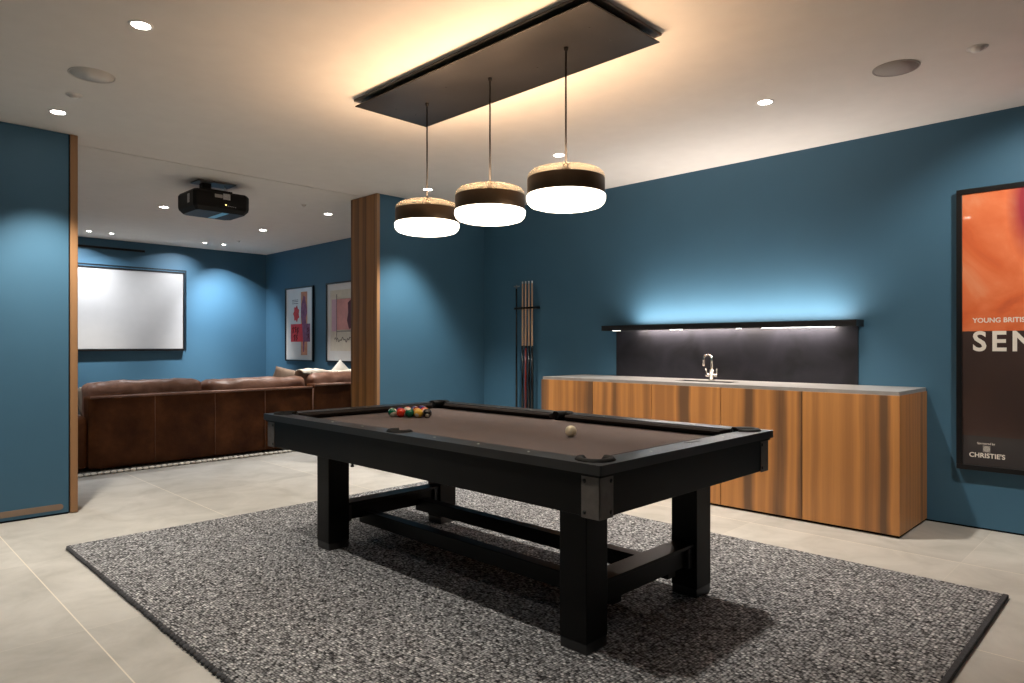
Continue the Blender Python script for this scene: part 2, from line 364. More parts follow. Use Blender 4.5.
def wloc(o):
    p = Vector((0, 0, 0))
    while o: p += o.location; o = o.parent
    return p
def link(name, bm, mat, parent=None, loc=(0, 0, 0), smooth=None):
    """one mesh object; bm is written in world coordinates"""
    me = bpy.data.meshes.new(name)
    base = wloc(parent) + Vector(loc)
    bmesh.ops.recalc_face_normals(bm, faces=bm.faces)
    for v in bm.verts: v.co -= base
    bm.to_mesh(me); bm.free()
    o = bpy.data.objects.new(name, me); COL.objects.link(o)
    o.location = loc; o.parent = parent
    me.materials.append(M[mat])
    return o
def tag(o, label, cat, group=None, kind=None):
    o['label'] = label; o['category'] = cat
    if group: o['group'] = group
    if kind: o['kind'] = kind
    return o
def thing(name, loc, label, cat, group=None):
    o = bpy.data.objects.new(name, None); COL.objects.link(o); o.location = loc; o.empty_display_size = 0.1
    return tag(o, label, cat, group)
def struct(name, bm, mat, parent=None):
    o = link(name, bm, mat, parent)
    if parent is None: o['kind'] = 'structure'
    return o
def copy_tree(o, parent=None):
    c = o.copy(); COL.objects.link(c); c.parent = parent
    for ch in list(o.children):
        copy_tree(ch, c)
    return c
def lamp(name, kind, loc, power, col, parent=None, **kw):
    d = bpy.data.lights.new(name, kind); d.energy = power; d.color = col
    for k, v in kw.items(): setattr(d, k, v)
    o = bpy.data.objects.new(name, d); COL.objects.link(o)
    o.location = Vector(loc) - wloc(parent); o.parent = parent
    return o
def text(name, body, size, mat, parent, origin, facing, ext=0.0006, spacing=1.0, bold=0.0, align='LEFT', width=None):
    """flat lettering as a mesh; facing '-x' = on the bar wall, read from the room"""
    cu = bpy.data.curves.new(name, 'FONT'); cu.body = body; cu.size = size; cu.extrude = ext; cu.offset = bold
    cu.space_character = spacing; cu.align_x = align; cu.resolution_u = 4
    tmp = bpy.data.objects.new(name+'_tmp', cu); COL.objects.link(tmp)
    dg = bpy.context.evaluated_depsgraph_get(); dg.update()
    me = bpy.data.meshes.new_from_object(tmp.evaluated_get(dg))
    bpy.data.objects.remove(tmp); bpy.data.curves.remove(cu)
    if width:
        xs = [v.co.x for v in me.vertices]; k = width/(max(xs)-min(xs))
        for v in me.vertices: v.co.x *= k
    if facing == '-x':   # text right = world -y, up = world z, normal = -x
        R = Matrix(((0, 0, -1), (-1, 0, 0), (0, 1, 0)))
    else:                # facing -y : right = +x
        R = Matrix(((1, 0, 0), (0, 0, -1), (0, 1, 0)))
    o_ = Vector(origin) - wloc(parent)
    for v in me.vertices: v.co = R @ v.co + o_
    me.materials.clear(); me.materials.append(M[mat])
    o = bpy.data.objects.new(name, me); COL.objects.link(o); o.parent = parent
    return o

# ------------------------------------------------------------------ the room
ZC = 2.708; XW = 5.30; YW = 5.68; XF = 5.18; YF = 10.88; YJ = 6.14; XJ = 3.842; XD = 1.281
X0 = -1.0; Y0 = -1.3
b = NB(); box(b, X0-.1, XW+.1, Y0-.1, YF+.1, -0.12, 0.0); struct('floor', b, 'stone_tile')
# ceiling in two slabs with the sliding door's track slot between them
b = NB(); box(b, X0-.1, XW+.1, Y0-.1, 5.915, ZC, ZC+.12); box(b, X0-.1, XW+.1, 5.930, YF+.1, ZC, ZC+.12)
box(b, X0-.1, XD-.1, 5.90, 5.95, ZC, ZC+.12); struct('ceiling', b, 'ceiling_paint')
b = NB(); box(b, XD-.1, XJ+.1, 5.913, 5.932, ZC+.02, ZC+.03); struct('trim_1', b, 'black_gap')
b = NB(); box(b, XW, XW+.12, Y0-.1, YJ, 0.012, ZC); struct('wall_right', b, 'blue_paint')
b = NB(); box(b, XW+.006, XW+.12, Y0-.1, YW, 0.0, 0.014); struct('baseboard_right', b, 'black_gap')
b = NB(); box(b, XJ+.03, XW+.0, YW, YJ, 0, ZC); struct('wall_back', b, 'blue_paint')
# wooden end of the partition, with a pale lip on the games room side
b = NB(); box(b, XJ, XJ+.032, YW+.035, YJ+.005, 0, ZC-.002, .003); box(b, XJ+.008, XJ+.032, YW-.004, YW+.036, 0, ZC-.002)
struct('trim_2', b, 'walnut_jamb')
b = NB(); box(b, XJ-.002, XJ+.034, YW-.012, YW+.033, 0, ZC-.002, .003); struct('trim_3', b, 'oak_lip')
# sliding door / panel on the left
b = NB(); box(b, X0, XD-.057, YW-.03, YJ, 0.014, ZC-.004); dr = struct('door_1', b, 'blue_paint')
b = NB(); box(b, XD-.058, XD-.048, YW-.024, YW+.03, 0.004, ZC-.003); struct('shadow_gap', b, 'black_gap', dr)
b = NB(); box(b, X0, XD-.058, YW-.022, YW+.03, 0.0, 0.014); struct('shadow_gap', b, 'black_gap', dr)
b = NB()
box(b, XD-.048, XD, YW-.036, YJ, 0.004, ZC-.003, .004); struct('edge_post', b, 'oak_lip', dr)
# long wooden slot near the foot of the door
b = NB()
def stadium(x0, x1, z0, z1, n=10):
    r = (z1-z0)/2; zc = (z0+z1)/2
    return [(x1-r+r*math.cos(a), zc+r*math.sin(a)) for a in [(-PI/2+PI*i/n) for i in range(n+1)]] + \
           [(x0+r-r*math.cos(a), zc+r*math.sin(a)) for a in [(PI/2-PI*i/n) for i in range(n+1)]]
lp = stadium(-0.6, 1.192, 0.036, 0.078)
vs = [b.verts.new((x, YW-.033, z)) for x, z in lp]; f = b.faces.new(vs)
ex = bmesh.ops.extrude_face_region(b, geom=[f])
for g in ex['geom']:
    if isinstance(g, bmesh.types.BMVert): g.co.y = YW-.028
struct('slot_inlay', b, 'slot_brown', dr)
# cinema room walls and the unseen sides
b = NB(); box(b, XF, XF+.24, YJ, YF+.1, 0, ZC); struct('wall_cinema_right', b, 'blue_paint')
b = NB(); box(b, X0-.1, XF+.24, YF, YF+.1, 0, ZC); struct('wall_cinema_back', b, 'blue_paint')
b = NB(); box(b, X0-.1, X0, Y0-.1, YF+.1, 0, ZC); struct('wall_left', b, 'blue_paint')
b = NB(); box(b, X0-.1, XW+.12, Y0-.1, Y0, 0, ZC); struct('wall_front', b, 'blue_paint')
b = NB(); box(b, XF-.006, XF+.001, YJ, YF, 0, .014); struct('baseboard_cinema', b, 'black_gap')

# ------------------------------------------------------------------ ceiling fittings
def downlight_proto():
    t = thing('ceiling_downlight', (0, 0, ZC), '', 'downlight')
    b = NB(); lathe(b, 0, 0, [(.040, ZC+.002), (.040, ZC-.003), (.052, ZC-.004), (.055, ZC+.002)], 32); link('trim_ring', b, 'white_trim', t)
    b = NB(); lathe(b, 0, 0, [(.0001, ZC-.0035), (.041, ZC-.0030), (.041, ZC+.0)], 32); link('diffuser', b, 'lamp_white', t)
    return t
dl0 = downlight_proto()
DL = [ # x, y, power, colour, half-angle deg, label
 (1.048, 3.489, P_DOWN, C_DOWN, 42, 'lit round ceiling downlight at the upper left, nearest the camera'),
 (1.062, 5.172, P_DOWN*1.3, C_DOWN, 42, 'lit round ceiling downlight above the blue sliding door'),
 (4.097, 1.84, P_DOWN, C_DOWN, 42, 'lit round ceiling downlight on the right, above the wooden bar cabinet'),
 (4.091, 3.515, P_DOWN, C_DOWN, 42, 'lit round ceiling downlight just above the nearest pendant lamp'),
 (4.100, 5.19, P_DOWN*1.25, (1, .96, .90), 38, 'lit round ceiling downlight above the farthest pendant lamp, by the blue partition'),
 (4.060, 6.974, P_FAR, C_FAR, 42, 'lit downlight in the cinema room ceiling, closest to the wooden jamb'),
 (4.032, 8.556, P_FAR, C_FAR, 42, 'lit downlight in the cinema room ceiling, right of and beyond the projector'),
 (3.934, 10.23, P_WASH*.26, C_FAR, 56, 'small twin downlight near the screen wall, left of the pair under the projector'),
 (4.20, 10.20, P_WASH*.85, C_FAR, 52, 'small twin downlight near the screen wall, right of the pair under the projector'),
 (2.455, 10.265, P_WASH*.36, C_FAR, 56, 'small downlight above the projection screen, beside the sliding door edge'),
 (2.72, 10.266, P_WASH*.10, C_FAR, 50, 'small downlight above the projection screen, second from the sliding door'),
]
AIM = {7: (3.65, YF, 1.75), 8: (4.55, YF, 1.35), 9: (2.45, YF, 1.75), 10: (2.9, YF, 1.7)}   # the wall washers are tilted in their fittings
for i, (x, y, p, c, ha, lab) in enumerate(DL):
    t = dl0 if i == 0 else copy_tree(dl0)
    t.location = (x, y, ZC); tag(t, lab, 'downlight', 'recessed ceiling downlights')
    o = lamp('spot_lamp', 'SPOT', (x, y, ZC-.012), p, c, t, spot_size=math.radians(2*ha), spot_blend=(0.9 if ha > 50 else 0.6), shadow_soft_size=0.035)
    if i in AIM:
        o.rotation_euler = (Vector(AIM[i])-Vector((x, y, ZC))).to_track_quat('-Z', 'Y').to_euler()
        t.scale = (.65, .65, 1)
# fittings of the same grid that the photograph leaves outside its frame: their light reaches the room
for (x, y, pw, lab) in ((1.05, 1.80, 1.0, 'round ceiling downlight left of the near half of the pool table'), (1.05, 0.1, .2, 'round ceiling downlight closest to the near wall on the left'), (4.1, 0.15, 1.15, 'round ceiling downlight in front of the framed exhibition poster')):
    t = copy_tree(dl0)
    for ch in list(t.children):
        if ch.type == 'LIGHT': bpy.data.objects.remove(ch)
    t.location = (x, y, ZC); tag(t, lab, 'downlight', 'recessed ceiling downlights')
    sl = lamp('spot_lamp', 'SPOT', (x, y, ZC-.012), P_DOWN*pw, C_DOWN, t, spot_size=math.radians(84), spot_blend=0.6, shadow_soft_size=0.035)
    if x > 4:      # tilted in its fitting towards the poster
        sl.rotation_euler = (Vector((XW, .55, 1.55))-Vector((x, y, ZC))).to_track_quat('-Z', 'Y').to_euler()
for (x, y, lab) in ((1.1, 7.0, 'cinema room downlight hidden just behind the blue sliding door'), (1.1, 8.6, 'cinema room downlight farther behind the blue sliding door'), (2.6, 7.9, 'cinema room downlight beyond the projector in the middle of the ceiling')):
    t = copy_tree(dl0)
    for ch in list(t.children):
        if ch.type == 'LIGHT': bpy.data.objects.remove(ch)
    t.location = (x, y, ZC); tag(t, lab, 'downlight', 'recessed ceiling downlights')
    lamp('spot_lamp', 'SPOT', (x, y, ZC-.012), P_FAR*.8, C_FAR, t, spot_size=math.radians(84), spot_blend=0.55, shadow_soft_size=0.035)

def ceil_disc(name, x, y, r, mat, label, cat, lens=None):
    t = thing(name, (x, y, ZC), label, cat)
    b = NB(); lathe(b, x, y, [(r*.94, ZC+.001), (r*.94, ZC-.004), (r, ZC-.004), (r, ZC+.001)], 40); link('rim', b, mat if mat != 'white_trim' else 'ceiling_paint', t)
    b = NB(); lathe(b, x, y, [(.0001, ZC-.003), (r*.945, ZC-.0025), (r*.945, ZC)], 40); link('cover', b, mat, t)
    if lens:
        b = NB(); lathe(b, x, y, [(.0001, ZC-.022), (r*.35, ZC-.020), (r*.55, ZC-.012), (r*.6, ZC-.003)], 24); link('lens', b, 'white_trim', t)
ceil_disc('ceiling_speaker', 4.095, 1.108, .115, 'speaker_grille', 'grey round in-ceiling speaker grille above the right end of the bar', 'speaker')
ceil_disc('ceiling_speaker', 1.05, 4.329, .115, 'white_grille', 'dim round in-ceiling speaker grille between the two downlights on the left', 'speaker')
ceil_disc('ceiling_speaker', 4.374, 4.661, .115, 'white_grille', 'round in-ceiling speaker grille behind the middle pendant lamp', 'speaker')
ceil_disc('motion_sensor', 4.108, .741, .050, 'white_trim', 'small white ceiling sensor at the far right, beside the speaker grille', 'sensor', 1)
ceil_disc('motion_sensor', 1.058, 4.752, .045, 'white_trim', 'small white ceiling sensor close to the downlight above the blue door', 'sensor', 1)
ceil_disc('motion_sensor', 3.62, 6.72, .035, 'white_trim', 'tiny ceiling sensor in the cinema room near the wooden jamb', 'sensor', 1)
ceil_disc('motion_sensor', 4.2, 9.7, .035, 'white_trim', 'tiny ceiling sensor in the cinema room next to the farthest downlights', 'sensor', 1)

# ------------------------------------------------------------------ pendant fixture
PX = 2.545; PZ = ZC-.05
t = thing('light_canopy', (PX, 2.69, ZC), 'long dark metal ceiling canopy plate above the pool table, carrying three pendants', 'ceiling canopy')
b = NB(); box(b, 2.285, 2.845, 1.79, 3.62, ZC-.012, ZC+.001, .002); link('ceiling_plate', b, 'canopy_top', t)
b = NB(); box(b, 2.345, 2.78, 1.86, 3.52, ZC-.045, ZC-.010); link('spacer_box', b, 'black_metal', t)
b = NB(); box(b, 2.272, 2.818, 1.785, 3.585, PZ-.006, PZ, .0015); link('lower_plate', b, 'fixture_metal', t)
for (x, y) in ((2.46, 1.93), (2.62, 1.93), (2.62, 2.40), (2.46, 2.95), (2.47, 3.44), (2.62, 3.44)):
    b = NB(); lathe(b, x, y, [(.0001, PZ-.008), (.004, PZ-.0078), (.005, PZ-.005)], 12); link('screw', b, 'bolt_metal', t)
def pendant():
    t = thing('pendant_lamp', (0, 0, 1.845), '', 'pendant lamp')
    b = NB()
    pr = [(.0001, 1.862), (.10, 1.863), (.148, 1.866), (.174, 1.874), (.188, 1.889), (.193, 1.905), (.193, 1.920), (.189, 1.925), (.15, 1.927)]
    lathe(b, 0, 0, pr, 64); link('glass_shade', b, 'opal_glass', t)
    b = NB(); lathe(b, 0, 0, [(.185, 1.925), (.188, 1.925), (.189, 1.929), (.189, 2.001), (.187, 2.005), (.183, 2.005), (.183, 1.925)], 64); link('band', b, 'bronze_band', t)
    b = NB(); lathe(b, 0, 0, [(.188, 2.000), (.189, 2.012), (.184, 2.026), (.170, 2.040), (.14, 2.050), (.08, 2.056), (.018, 2.058)], 64); link('top_glass', b, 'gold_glass', t)
    b = NB(); lathe(b, 0, 0, [(.022, 2.030), (.022, 2.056), (.014, 2.062), (.014, 2.078), (.006, 2.086)], 20); link('ferrule', b, 'black_rod', t)
    b = NB(); lathe(b, 0, 0, [(.045, 1.965), (.045, 2.030), (.018, 2.040)], 24, cap0=True); link('lamp_holder', b, 'steel', t)
    b = NB(); tube(b, [(0, 0, 2.05), (0, 0, PZ-.0135)], .0046, 12); link('rod', b, 'black_rod', t)
    b = NB(); lathe(b, 0, 0, [(.006, PZ-.030), (.010, PZ-.026), (.012, PZ-.0135)], 16); link('rod_collar', b, 'black_rod', t)
    o = lamp('warm_lamp', 'AREA', (0, 0, 2.008), P_UP, C_WARM, t, shape='DISK', size=.30); o.rotation_euler = (PI, 0, 0)
    return t
p0 = pendant()
for i, (y, lab) in enumerate(((2.138, 'nearest and rightmost of the three drum pendant lamps over the pool table'),
                              (2.675, 'middle of the three drum pendant lamps over the pool table'),
                              (3.223, 'farthest and leftmost of the three drum pendant lamps over the pool table'))):
    t = p0 if i == 0 else copy_tree(p0)
    t.location = (2.54, y, 1.851); tag(t, lab, 'pendant lamp', 'drum pendant lamps above the pool table')

# ------------------------------------------------------------------ pool table
TX0, TX1, TY0, TY1 = 1.842, 3.207, 1.398, 3.902
TCX, TCY = (TX0+TX1)/2, (TY0+TY1)/2
ZT = 0.792; ZB = 0.752; RW = 0.105; CW = 0.042
RX0, RX1, RY0, RY1 = TX0+RW, TX1-RW, TY0+RW, TY1-RW      # inner edge of the wooden rail
def notched(x0, x1, y0, y1, rc, off, rs, soff, outward=True, n=12):
    """rectangle outline with round bites (or bulges) at the six pockets"""
    pts = []
    cs = [(x0-off, y0-off, PI/4*5), (x1+off, y0-off, PI/4*7), (x1+off, y1+off, PI/4), (x0-off, y1+off, PI/4*3)]
    return cs
def arc(cx, cy, r, a0, a1, n=14): return [(cx+r*math.cos(a0+(a1-a0)*i/n), cy+r*math.sin(a0+(a1-a0)*i/n)) for i in range(n+1)]
RP = 0.062; RS = 0.053; OC = 0.008; OS = 0.021
def inner_loop():
    a = math.asin(OC/RP)*0.999; L = []
    # corner circle centres at inner corners pushed out by OC
    c = (RX0-OC, RY0-OC); L += arc(*c, RP, PI/2-a, 2*PI+a)          # lower left, sweeping outside
    c = (RX1+OC, RY0-OC); L += arc(*c, RP, PI-a, 2.5*PI+a)
    cs = (RX1+OS, TCY); s = math.acos(OS/RS); L += arc(*cs, RS, PI+s, 3*PI-s)
    c = (RX1+OC, RY1+OC); L += arc(*c, RP, 1.5*PI-a, 3*PI+a)
    c = (RX0-OC, RY1+OC); L += arc(*c, RP, 0-a, 1.5*PI+a)
    cs = (RX0-OS, TCY); L += arc(*cs, RS, s, 2*PI-s)
    return L
tb = thing('pool_table', (TCX, TCY, 0.02), 'large black pool table with taupe cloth standing on the grey woven rug', 'pool table')
b = NB()
def rrect(x0, x1, y0, y1, r, n=4):
    return arc(x0+r, y0+r, r, PI, 1.5*PI, n)+arc(x1-r, y0+r, r, 1.5*PI, 2*PI, n)+arc(x1-r, y1-r, r, 0, PI/2, n)+arc(x0+r, y1-r, r, PI/2, PI, n)
prism(b, [rrect(TX0, TX1, TY0, TY1, .006), inner_loop()], 0.757, ZT)
bmesh.ops.remove_doubles(b, verts=b.verts, dist=1e-5)
rail = link('rail', b, 'black_rail', tb)
# playing bed with drop holes
b = NB()
def bed_loop():
    L = []; x0, x1, y0, y1 = RX0, RX1, RY0, RY1
    a = 0.0
    def bite(cx, cy, a0, a1, r): return arc(cx, cy, r, a0, a1, 8)
    R_ = RP
    L += bite(RX0, RY0, PI/2, 0, R_); L += bite(RX1, RY0, PI, PI/2, R_)
    L += [(RX1, TCY-.055)] + arc(RX1+OS, TCY, RS-.002, PI+math.acos(OS/RS)*.999, PI-math.acos(OS/RS)*.999, 8) + [(RX1, TCY+.055)]
    L += bite(RX1, RY1, 1.5*PI, PI, R_); L += bite(RX0, RY1, 2*PI, 1.5*PI, R_)
    L += [(RX0, TCY+.055)] + arc(RX0-OS, TCY, RS-.002, math.acos(OS/RS)*.999, -math.acos(OS/RS)*.999, 8) + [(RX0, TCY-.055)]
    return L
prism(b, [bed_loop()], 0.700, ZB); link('bed', b, 'cloth_taupe', tb)
# cushions: nose at the top, undercut, mitred at the pockets
def rail_cushion(p, q, nrm, m0, m1):
    b = NB(); p = Vector(p); q = Vector(q); d = (q-p).normalized(); n_ = Vector(nrm)
    sec = [(0, ZT-.003), (CW*.7, ZT-.006), (CW, ZT-.014), (CW*.82, ZB+.012), (0, ZB+.001)]
    rings = []
    for base, s, mm in ((p, 1, m0), (q, -1, m1)):
        rings.append([b.verts.new(Vector(((base + n_*u + d*s*mm*u).x, (base + n_*u + d*s*mm*u).y, z))) for u, z in sec])
    k = len(sec)
    for i in range(k): b.faces.new((rings[0][i], rings[0][(i+1) % k], rings[1][(i+1) % k], rings[1][i]))
    b.faces.new(rings[0]); b.faces.new(list(reversed(rings[1])))
    link('cushion', b, 'cloth_rail', tb)
g = RP+.004; gs = 0.052
rail_cushion((RX0, RY0+g, 0), (RX0, TCY-gs, 0), (1, 0, 0), .9, .25)
rail_cushion((RX0, TCY+gs, 0), (RX0, RY1-g, 0), (1, 0, 0), .25, .9)
rail_cushion((RX1, RY0+g, 0), (RX1, TCY-gs, 0), (-1, 0, 0), .9, .25)
rail_cushion((RX1, TCY+gs, 0), (RX1, RY1-g, 0), (-1, 0, 0), .25, .9)
rail_cushion((RX0+g, RY0, 0), (RX1-g, RY0, 0), (0, 1, 0), .9, .9)
rail_cushion((RX0+g, RY1, 0), (RX1-g, RY1, 0), (0, -1, 0), .9, .9)
# pockets: black liner with a raised lip
def pocket(cx, cy, r, a0, a1):
    b = NB()
    n = 26; secs = []
    for i in range(n+1):
        a = a0+(a1-a0)*i/n
        ring = []
        for (rr, z) in ((r-.026, ZT-.02), (r-.026, ZT-.002), (r-.010, ZT+.010), (r+.004, ZT+.010), (r+.012, ZT+.001), (r+.012, ZT-.002), (r-.002, ZT-.004), (r-.002, ZT-.036), (r-.022, ZT-.030)):
            ring.append(b.verts.new((cx+rr*math.cos(a), cy+rr*math.sin(a), z)))
        secs.append(ring)
    k = len(secs[0])
    for s0, s1 in zip(secs, secs[1:]):
        for i in range(k):
            f = b.faces.new((s0[i], s0[(i+1) % k], s1[(i+1) % k], s1[i])); f.smooth = True
    b.faces.new(secs[0]); b.faces.new(list(reversed(secs[-1])))
    po = link('pocket', b, 'pocket_rubber', tb)
    b = NB(); lathe(b, cx, cy, [(r-.003, ZB-.002), (r-.004, ZB-.07), (r-.012, ZB-.10), (.0001, ZB-.11)], 28); link('cup', b, 'pocket_rubber', po)
pocket(RX0-OC, RY0-OC, RP, PI/2, 2*PI); pocket(RX1+OC, RY0-OC, RP, PI, 2.5*PI)
pocket(RX1+OC, RY1+OC, RP, 1.5*PI, 3*PI); pocket(RX0-OC, RY1+OC, RP, 0, 1.5*PI)
pocket(RX1+OS, TCY, RS, PI+1.05, 3*PI-1.05); pocket(RX0-OS, TCY, RS, 1.05, 2*PI-1.05)
# sights
def sight(x, y):
    b = NB(); lathe(b, x, y, [(.0001, ZT+.0012), (.0055, ZT+.0010), (.006, ZT-.001)], 14); link('sight', b, 'pearl', tb)
for k in (1, 2, 3):
    for s in (-1, 1):
        yy = TCY + s*k*(RY1-RY0)/8
        sight(TX0+.062, yy); sight(TX1-.062, yy)
    xx = TCX + (k-2)*(RX1-RX0)/4
    sight(xx, TY0+.058); sight(xx, TY1-.058)
b = NB(); box(b, TCX+.02, TCX+.10, TY0+.066, TY0+.096, ZT-.001, ZT+.001); o = link('name_plate', b, 'bracket_metal', tb); o['label'] = 'small dark metal plate set into the end rail'
# apron
AI = 0.022; AZ0 = 0.603
for nm, (x0, x1, y0, y1) in (('a', (TX0+AI, TX0+AI+.03, TY0+AI, TY1-AI)), ('b', (TX1-AI-.03, TX1-AI, TY0+AI, TY1-AI)),
                             ('c', (TX0+AI+.03, TX1-AI-.03, TY0+AI, TY0+AI+.03)), ('d', (TX0+AI+.03, TX1-AI-.03, TY1-AI-.03, TY1-AI))):
    b = NB(); box(b, x0, x1, y0, y1, AZ0, .757, .002); link('apron', b, 'black_lacquer', tb)
b = NB(); box(b, TX0+AI+.03, TX1-AI-.03, TY0+AI+.03, TY1-AI-.03, AZ0+.03, .70); link('underframe', b, 'black_lacquer', tb)
# moulding step just under the rail
b = NB()
prism(b, [rrect(TX0+.010, TX1-.010, TY0+.010, TY1-.010, .004), rrect(TX0+.05, TX1-.05, TY0+.05, TY1-.05, .004)], .747, .757); link('moulding', b, 'black_lacquer', tb)
# corner brackets
for sx in (-1, 1):
    for sy in (-1, 1):
        cx = TX0+AI-.004 if sx < 0 else TX1-AI+.004
        cy = TY0+AI-.004 if sy < 0 else TY1-AI+.004
        Lb = .080; th = .004
        b = NB()
        x0, x1 = sorted((cx, cx - sx*Lb)); y0, y1 = sorted((cy, cy - sy*th)); box(b, x0, x1, y0, y1, AZ0-.004, .746, .001)
        x0, x1 = sorted((cx, cx - sx*th)); y0, y1 = sorted((cy, cy - sy*Lb)); box(b, x0, x1, y0, y1, AZ0-.004, .746, .001)
        br = link('corner_bracket', b, 'bracket_metal', tb); br['label'] = 'grey metal corner bracket'
        for dz in (AZ0+.016, .728):
            k = .066
            b = NB(); lathe(b, (cx-sx*k, cy, dz), 0, [(.008, -sy*.001), (.007, sy*.003), (.0001, sy*.004)], 12, axis='y'); link('bolt', b, 'bolt_metal', br)
            b = NB(); lathe(b, (cx, cy-sy*k, dz), 0, [(.008, -sx*.001), (.007, sx*.003), (.0001, sx*.004)], 12, axis='x'); link('bolt', b, 'bolt_metal', br)
# legs
LX = ((2.030, 2.165), (2.852, 2.985)); LY = ((1.608, 1.742), (3.478, 3.610))
for (x0, x1) in LX:
    for (y0, y1) in LY:
        b = NB(); box(b, x0, x1, y0, y1, .06, AZ0+.04, .004); lg = link('leg', b, 'black_lacquer', tb)
        b = NB(); box(b, x0+.002, x1-.002, y0+.002, y1-.002, .0203, .061, .003); link('foot', b, 'black_rail', lg)
# cross beams between the legs at each end, two long stretchers on them
for (y0, y1) in LY:
    ym = (y0+y1)/2
    b = NB(); box(b, LX[0][1]-.004, LX[1][0]+.004, ym-.052, ym+.052, .256, .272, .002)
    box(b, LX[0][1]-.004, LX[1][0]+.004, ym-.022, ym+.022, .165, .258); link('cross_beam', b, 'black_lacquer', tb)
    for x0, x1 in ((LX[0][1]-.001, LX[0][1]+.030), (LX[1][0]-.030, LX[1][0]+.001)):
        b = NB(); box(b, x0, x1, ym-.044, ym+.044, .160, .2565, .002); link('beam_block', b, 'black_rail', tb)
for xc in (2.31, 2.735):
    b = NB(); box(b, xc-.032, xc+.032, LY[0][0]+.06, LY[1][1]-.06, .130, .205, .003); link('long_stretcher', b, 'black_lacquer', tb)
# levelling knob under the apron on the long side
b = NB(); lathe(b, 1.885, 3.0, [(.006, AZ0+.002), (.006, AZ0-.012), (.010, AZ0-.014), (.010, AZ0-.020)], 12, cap1=True); link('knob', b, 'bolt_metal', tb)

# ------------------------------------------------------------------ balls
RB = 0.0286
def ball_mat(name, col, stripe):
    m, nt, b_ = newmat(name)
    b_.inputs['Roughness'].default_value = 0.09; b_.inputs['Coat Weight'].default_value = 0.5
    sp = nd(nt, 'ShaderNodeSeparateXYZ'); tc = nt.nodes.new('ShaderNodeTexCoord'); ln(nt, tc.outputs['Object'], sp.inputs[0])
    W = (0.80, 0.74, 0.60)
    az = nd(nt, 'ShaderNodeMath', operation='ABSOLUTE'); ln(nt, sp.outputs[2], az.inputs[0])
    lt = nd(nt, 'ShaderNodeMath', operation='LESS_THAN'); ln(nt, az.outputs[0], lt.inputs[0]); lt.inputs[1].default_value = RB*.55 if stripe else 1.0
    # number disc: white spot round local +x
    gx = nd(nt, 'ShaderNodeMath', operation='GREATER_THAN'); axx = nd(nt, 'ShaderNodeMath', operation='ABSOLUTE'); ln(nt, sp.outputs[0], axx.inputs[0]); ln(nt, axx.outputs[0], gx.inputs[0]); gx.inputs[1].default_value = RB*.90
    m1 = nd(nt, 'ShaderNodeMix', data_type='RGBA'); ln(nt, lt.outputs[0], m1.inputs[0]); m1.inputs[6].default_value = (*W, 1); m1.inputs[7].default_value = (*col, 1)
    m2 = nd(nt, 'ShaderNodeMix', data_type='RGBA'); ln(nt, gx.outputs[0], m2.inputs[0]); ln(nt, m1.outputs[2], m2.inputs[6]); m2.inputs[7].default_value = (*W, 1)
    ln(nt, m2.outputs[2], b_.inputs['Base Color'])
    return name
BC = dict(yellow=(.85, .50, .06), blue=(.01, .03, .25), red=(.70, .035, .012), purple=(.09, .015, .16), orange=(.88, .24, .02), green=(.0, .13, .065), maroon=(.20, .01, .012), black=(.008, .008, .008))
def mkball(name, mat, x, y, label, group=None, rot=(0, 0, 0)):
    b = NB(); bmesh.ops.create_icosphere(b, subdivisions=4, radius=RB)
    for f in b.faces: f.smooth = True
    me = bpy.data.meshes.new(name); b.to_mesh(me); b.free(); me.materials.append(M[mat])
    o = bpy.data.objects.new(name, me); COL.objects.link(o); o.location = (x, y, ZB+RB); o.rotation_euler = rot
    return tag(o, label, 'ball', group)
plain('ivory', (0.92, 0.85, 0.64), 0.12, coat=0.4)
mkball('cue_ball', 'ivory', 2.566, 2.128, 'cream cue ball lying alone on the near half of the pool table')
DB = 2*RB+.0006
bx0, by0 = 2.497, 3.515
# rows from the near-left edge (seen as the front row) backwards; index (i along the front edge, j away from it)
spec = {
 (0, 0): ('green', 1), (1, 0): ('red', 0), (2, 0): ('green', 0), (3, 0): ('yellow', 0), (4, 0): ('black', 0),
 (0, 1): ('purple', 0), (1, 1): ('yellow', 1), (2, 1): ('orange', 0), (3, 1): ('orange', 1),
 (0, 2): ('red', 1), (1, 2): ('maroon', 0), (2, 2): ('red', 0),
 (0, 3): ('blue', 1), (1, 3): ('blue', 0), (0, 4): ('purple', 1)}
pos_words = {0: 'in the front row', 1: 'in the second row', 2: 'in the third row', 3: 'in the fourth row', 4: 'at the far corner'}
order = {0: 'first', 1: 'second', 2: 'third', 3: 'fourth', 4: 'last'}
made = {}
for (i, j), (c, st) in sorted(spec.items(), key=lambda kv: (kv[0][1], kv[0][0])):
    nm = 'ball_%s_%d' % (c, st)
    if nm not in made: made[nm] = ball_mat(nm, BC[c], st)
    x = bx0 + DB*(i*0.5 + j*1.0); y = by0 - DB*i*0.8660
    # j steps run along +x; the triangle narrows away from the front edge
    look = ('white pool ball with a broad %s stripe' % c) if st else ('solid %s pool ball' % c)
    tilt = [(.5, .6, 2.2), (1.2, .3, -.9), (.6, 1.2, .3), (.8, -.4, .5), (.1, .45, -2.2)][i] if j == 0 else (rnd.uniform(0, 6), rnd.uniform(0, 6), rnd.uniform(0, 6))
    mkball('pool_ball', nm, x, y, '%s %s of the racked triangle' % (look, pos_words[j]), 'racked pool balls', tilt)

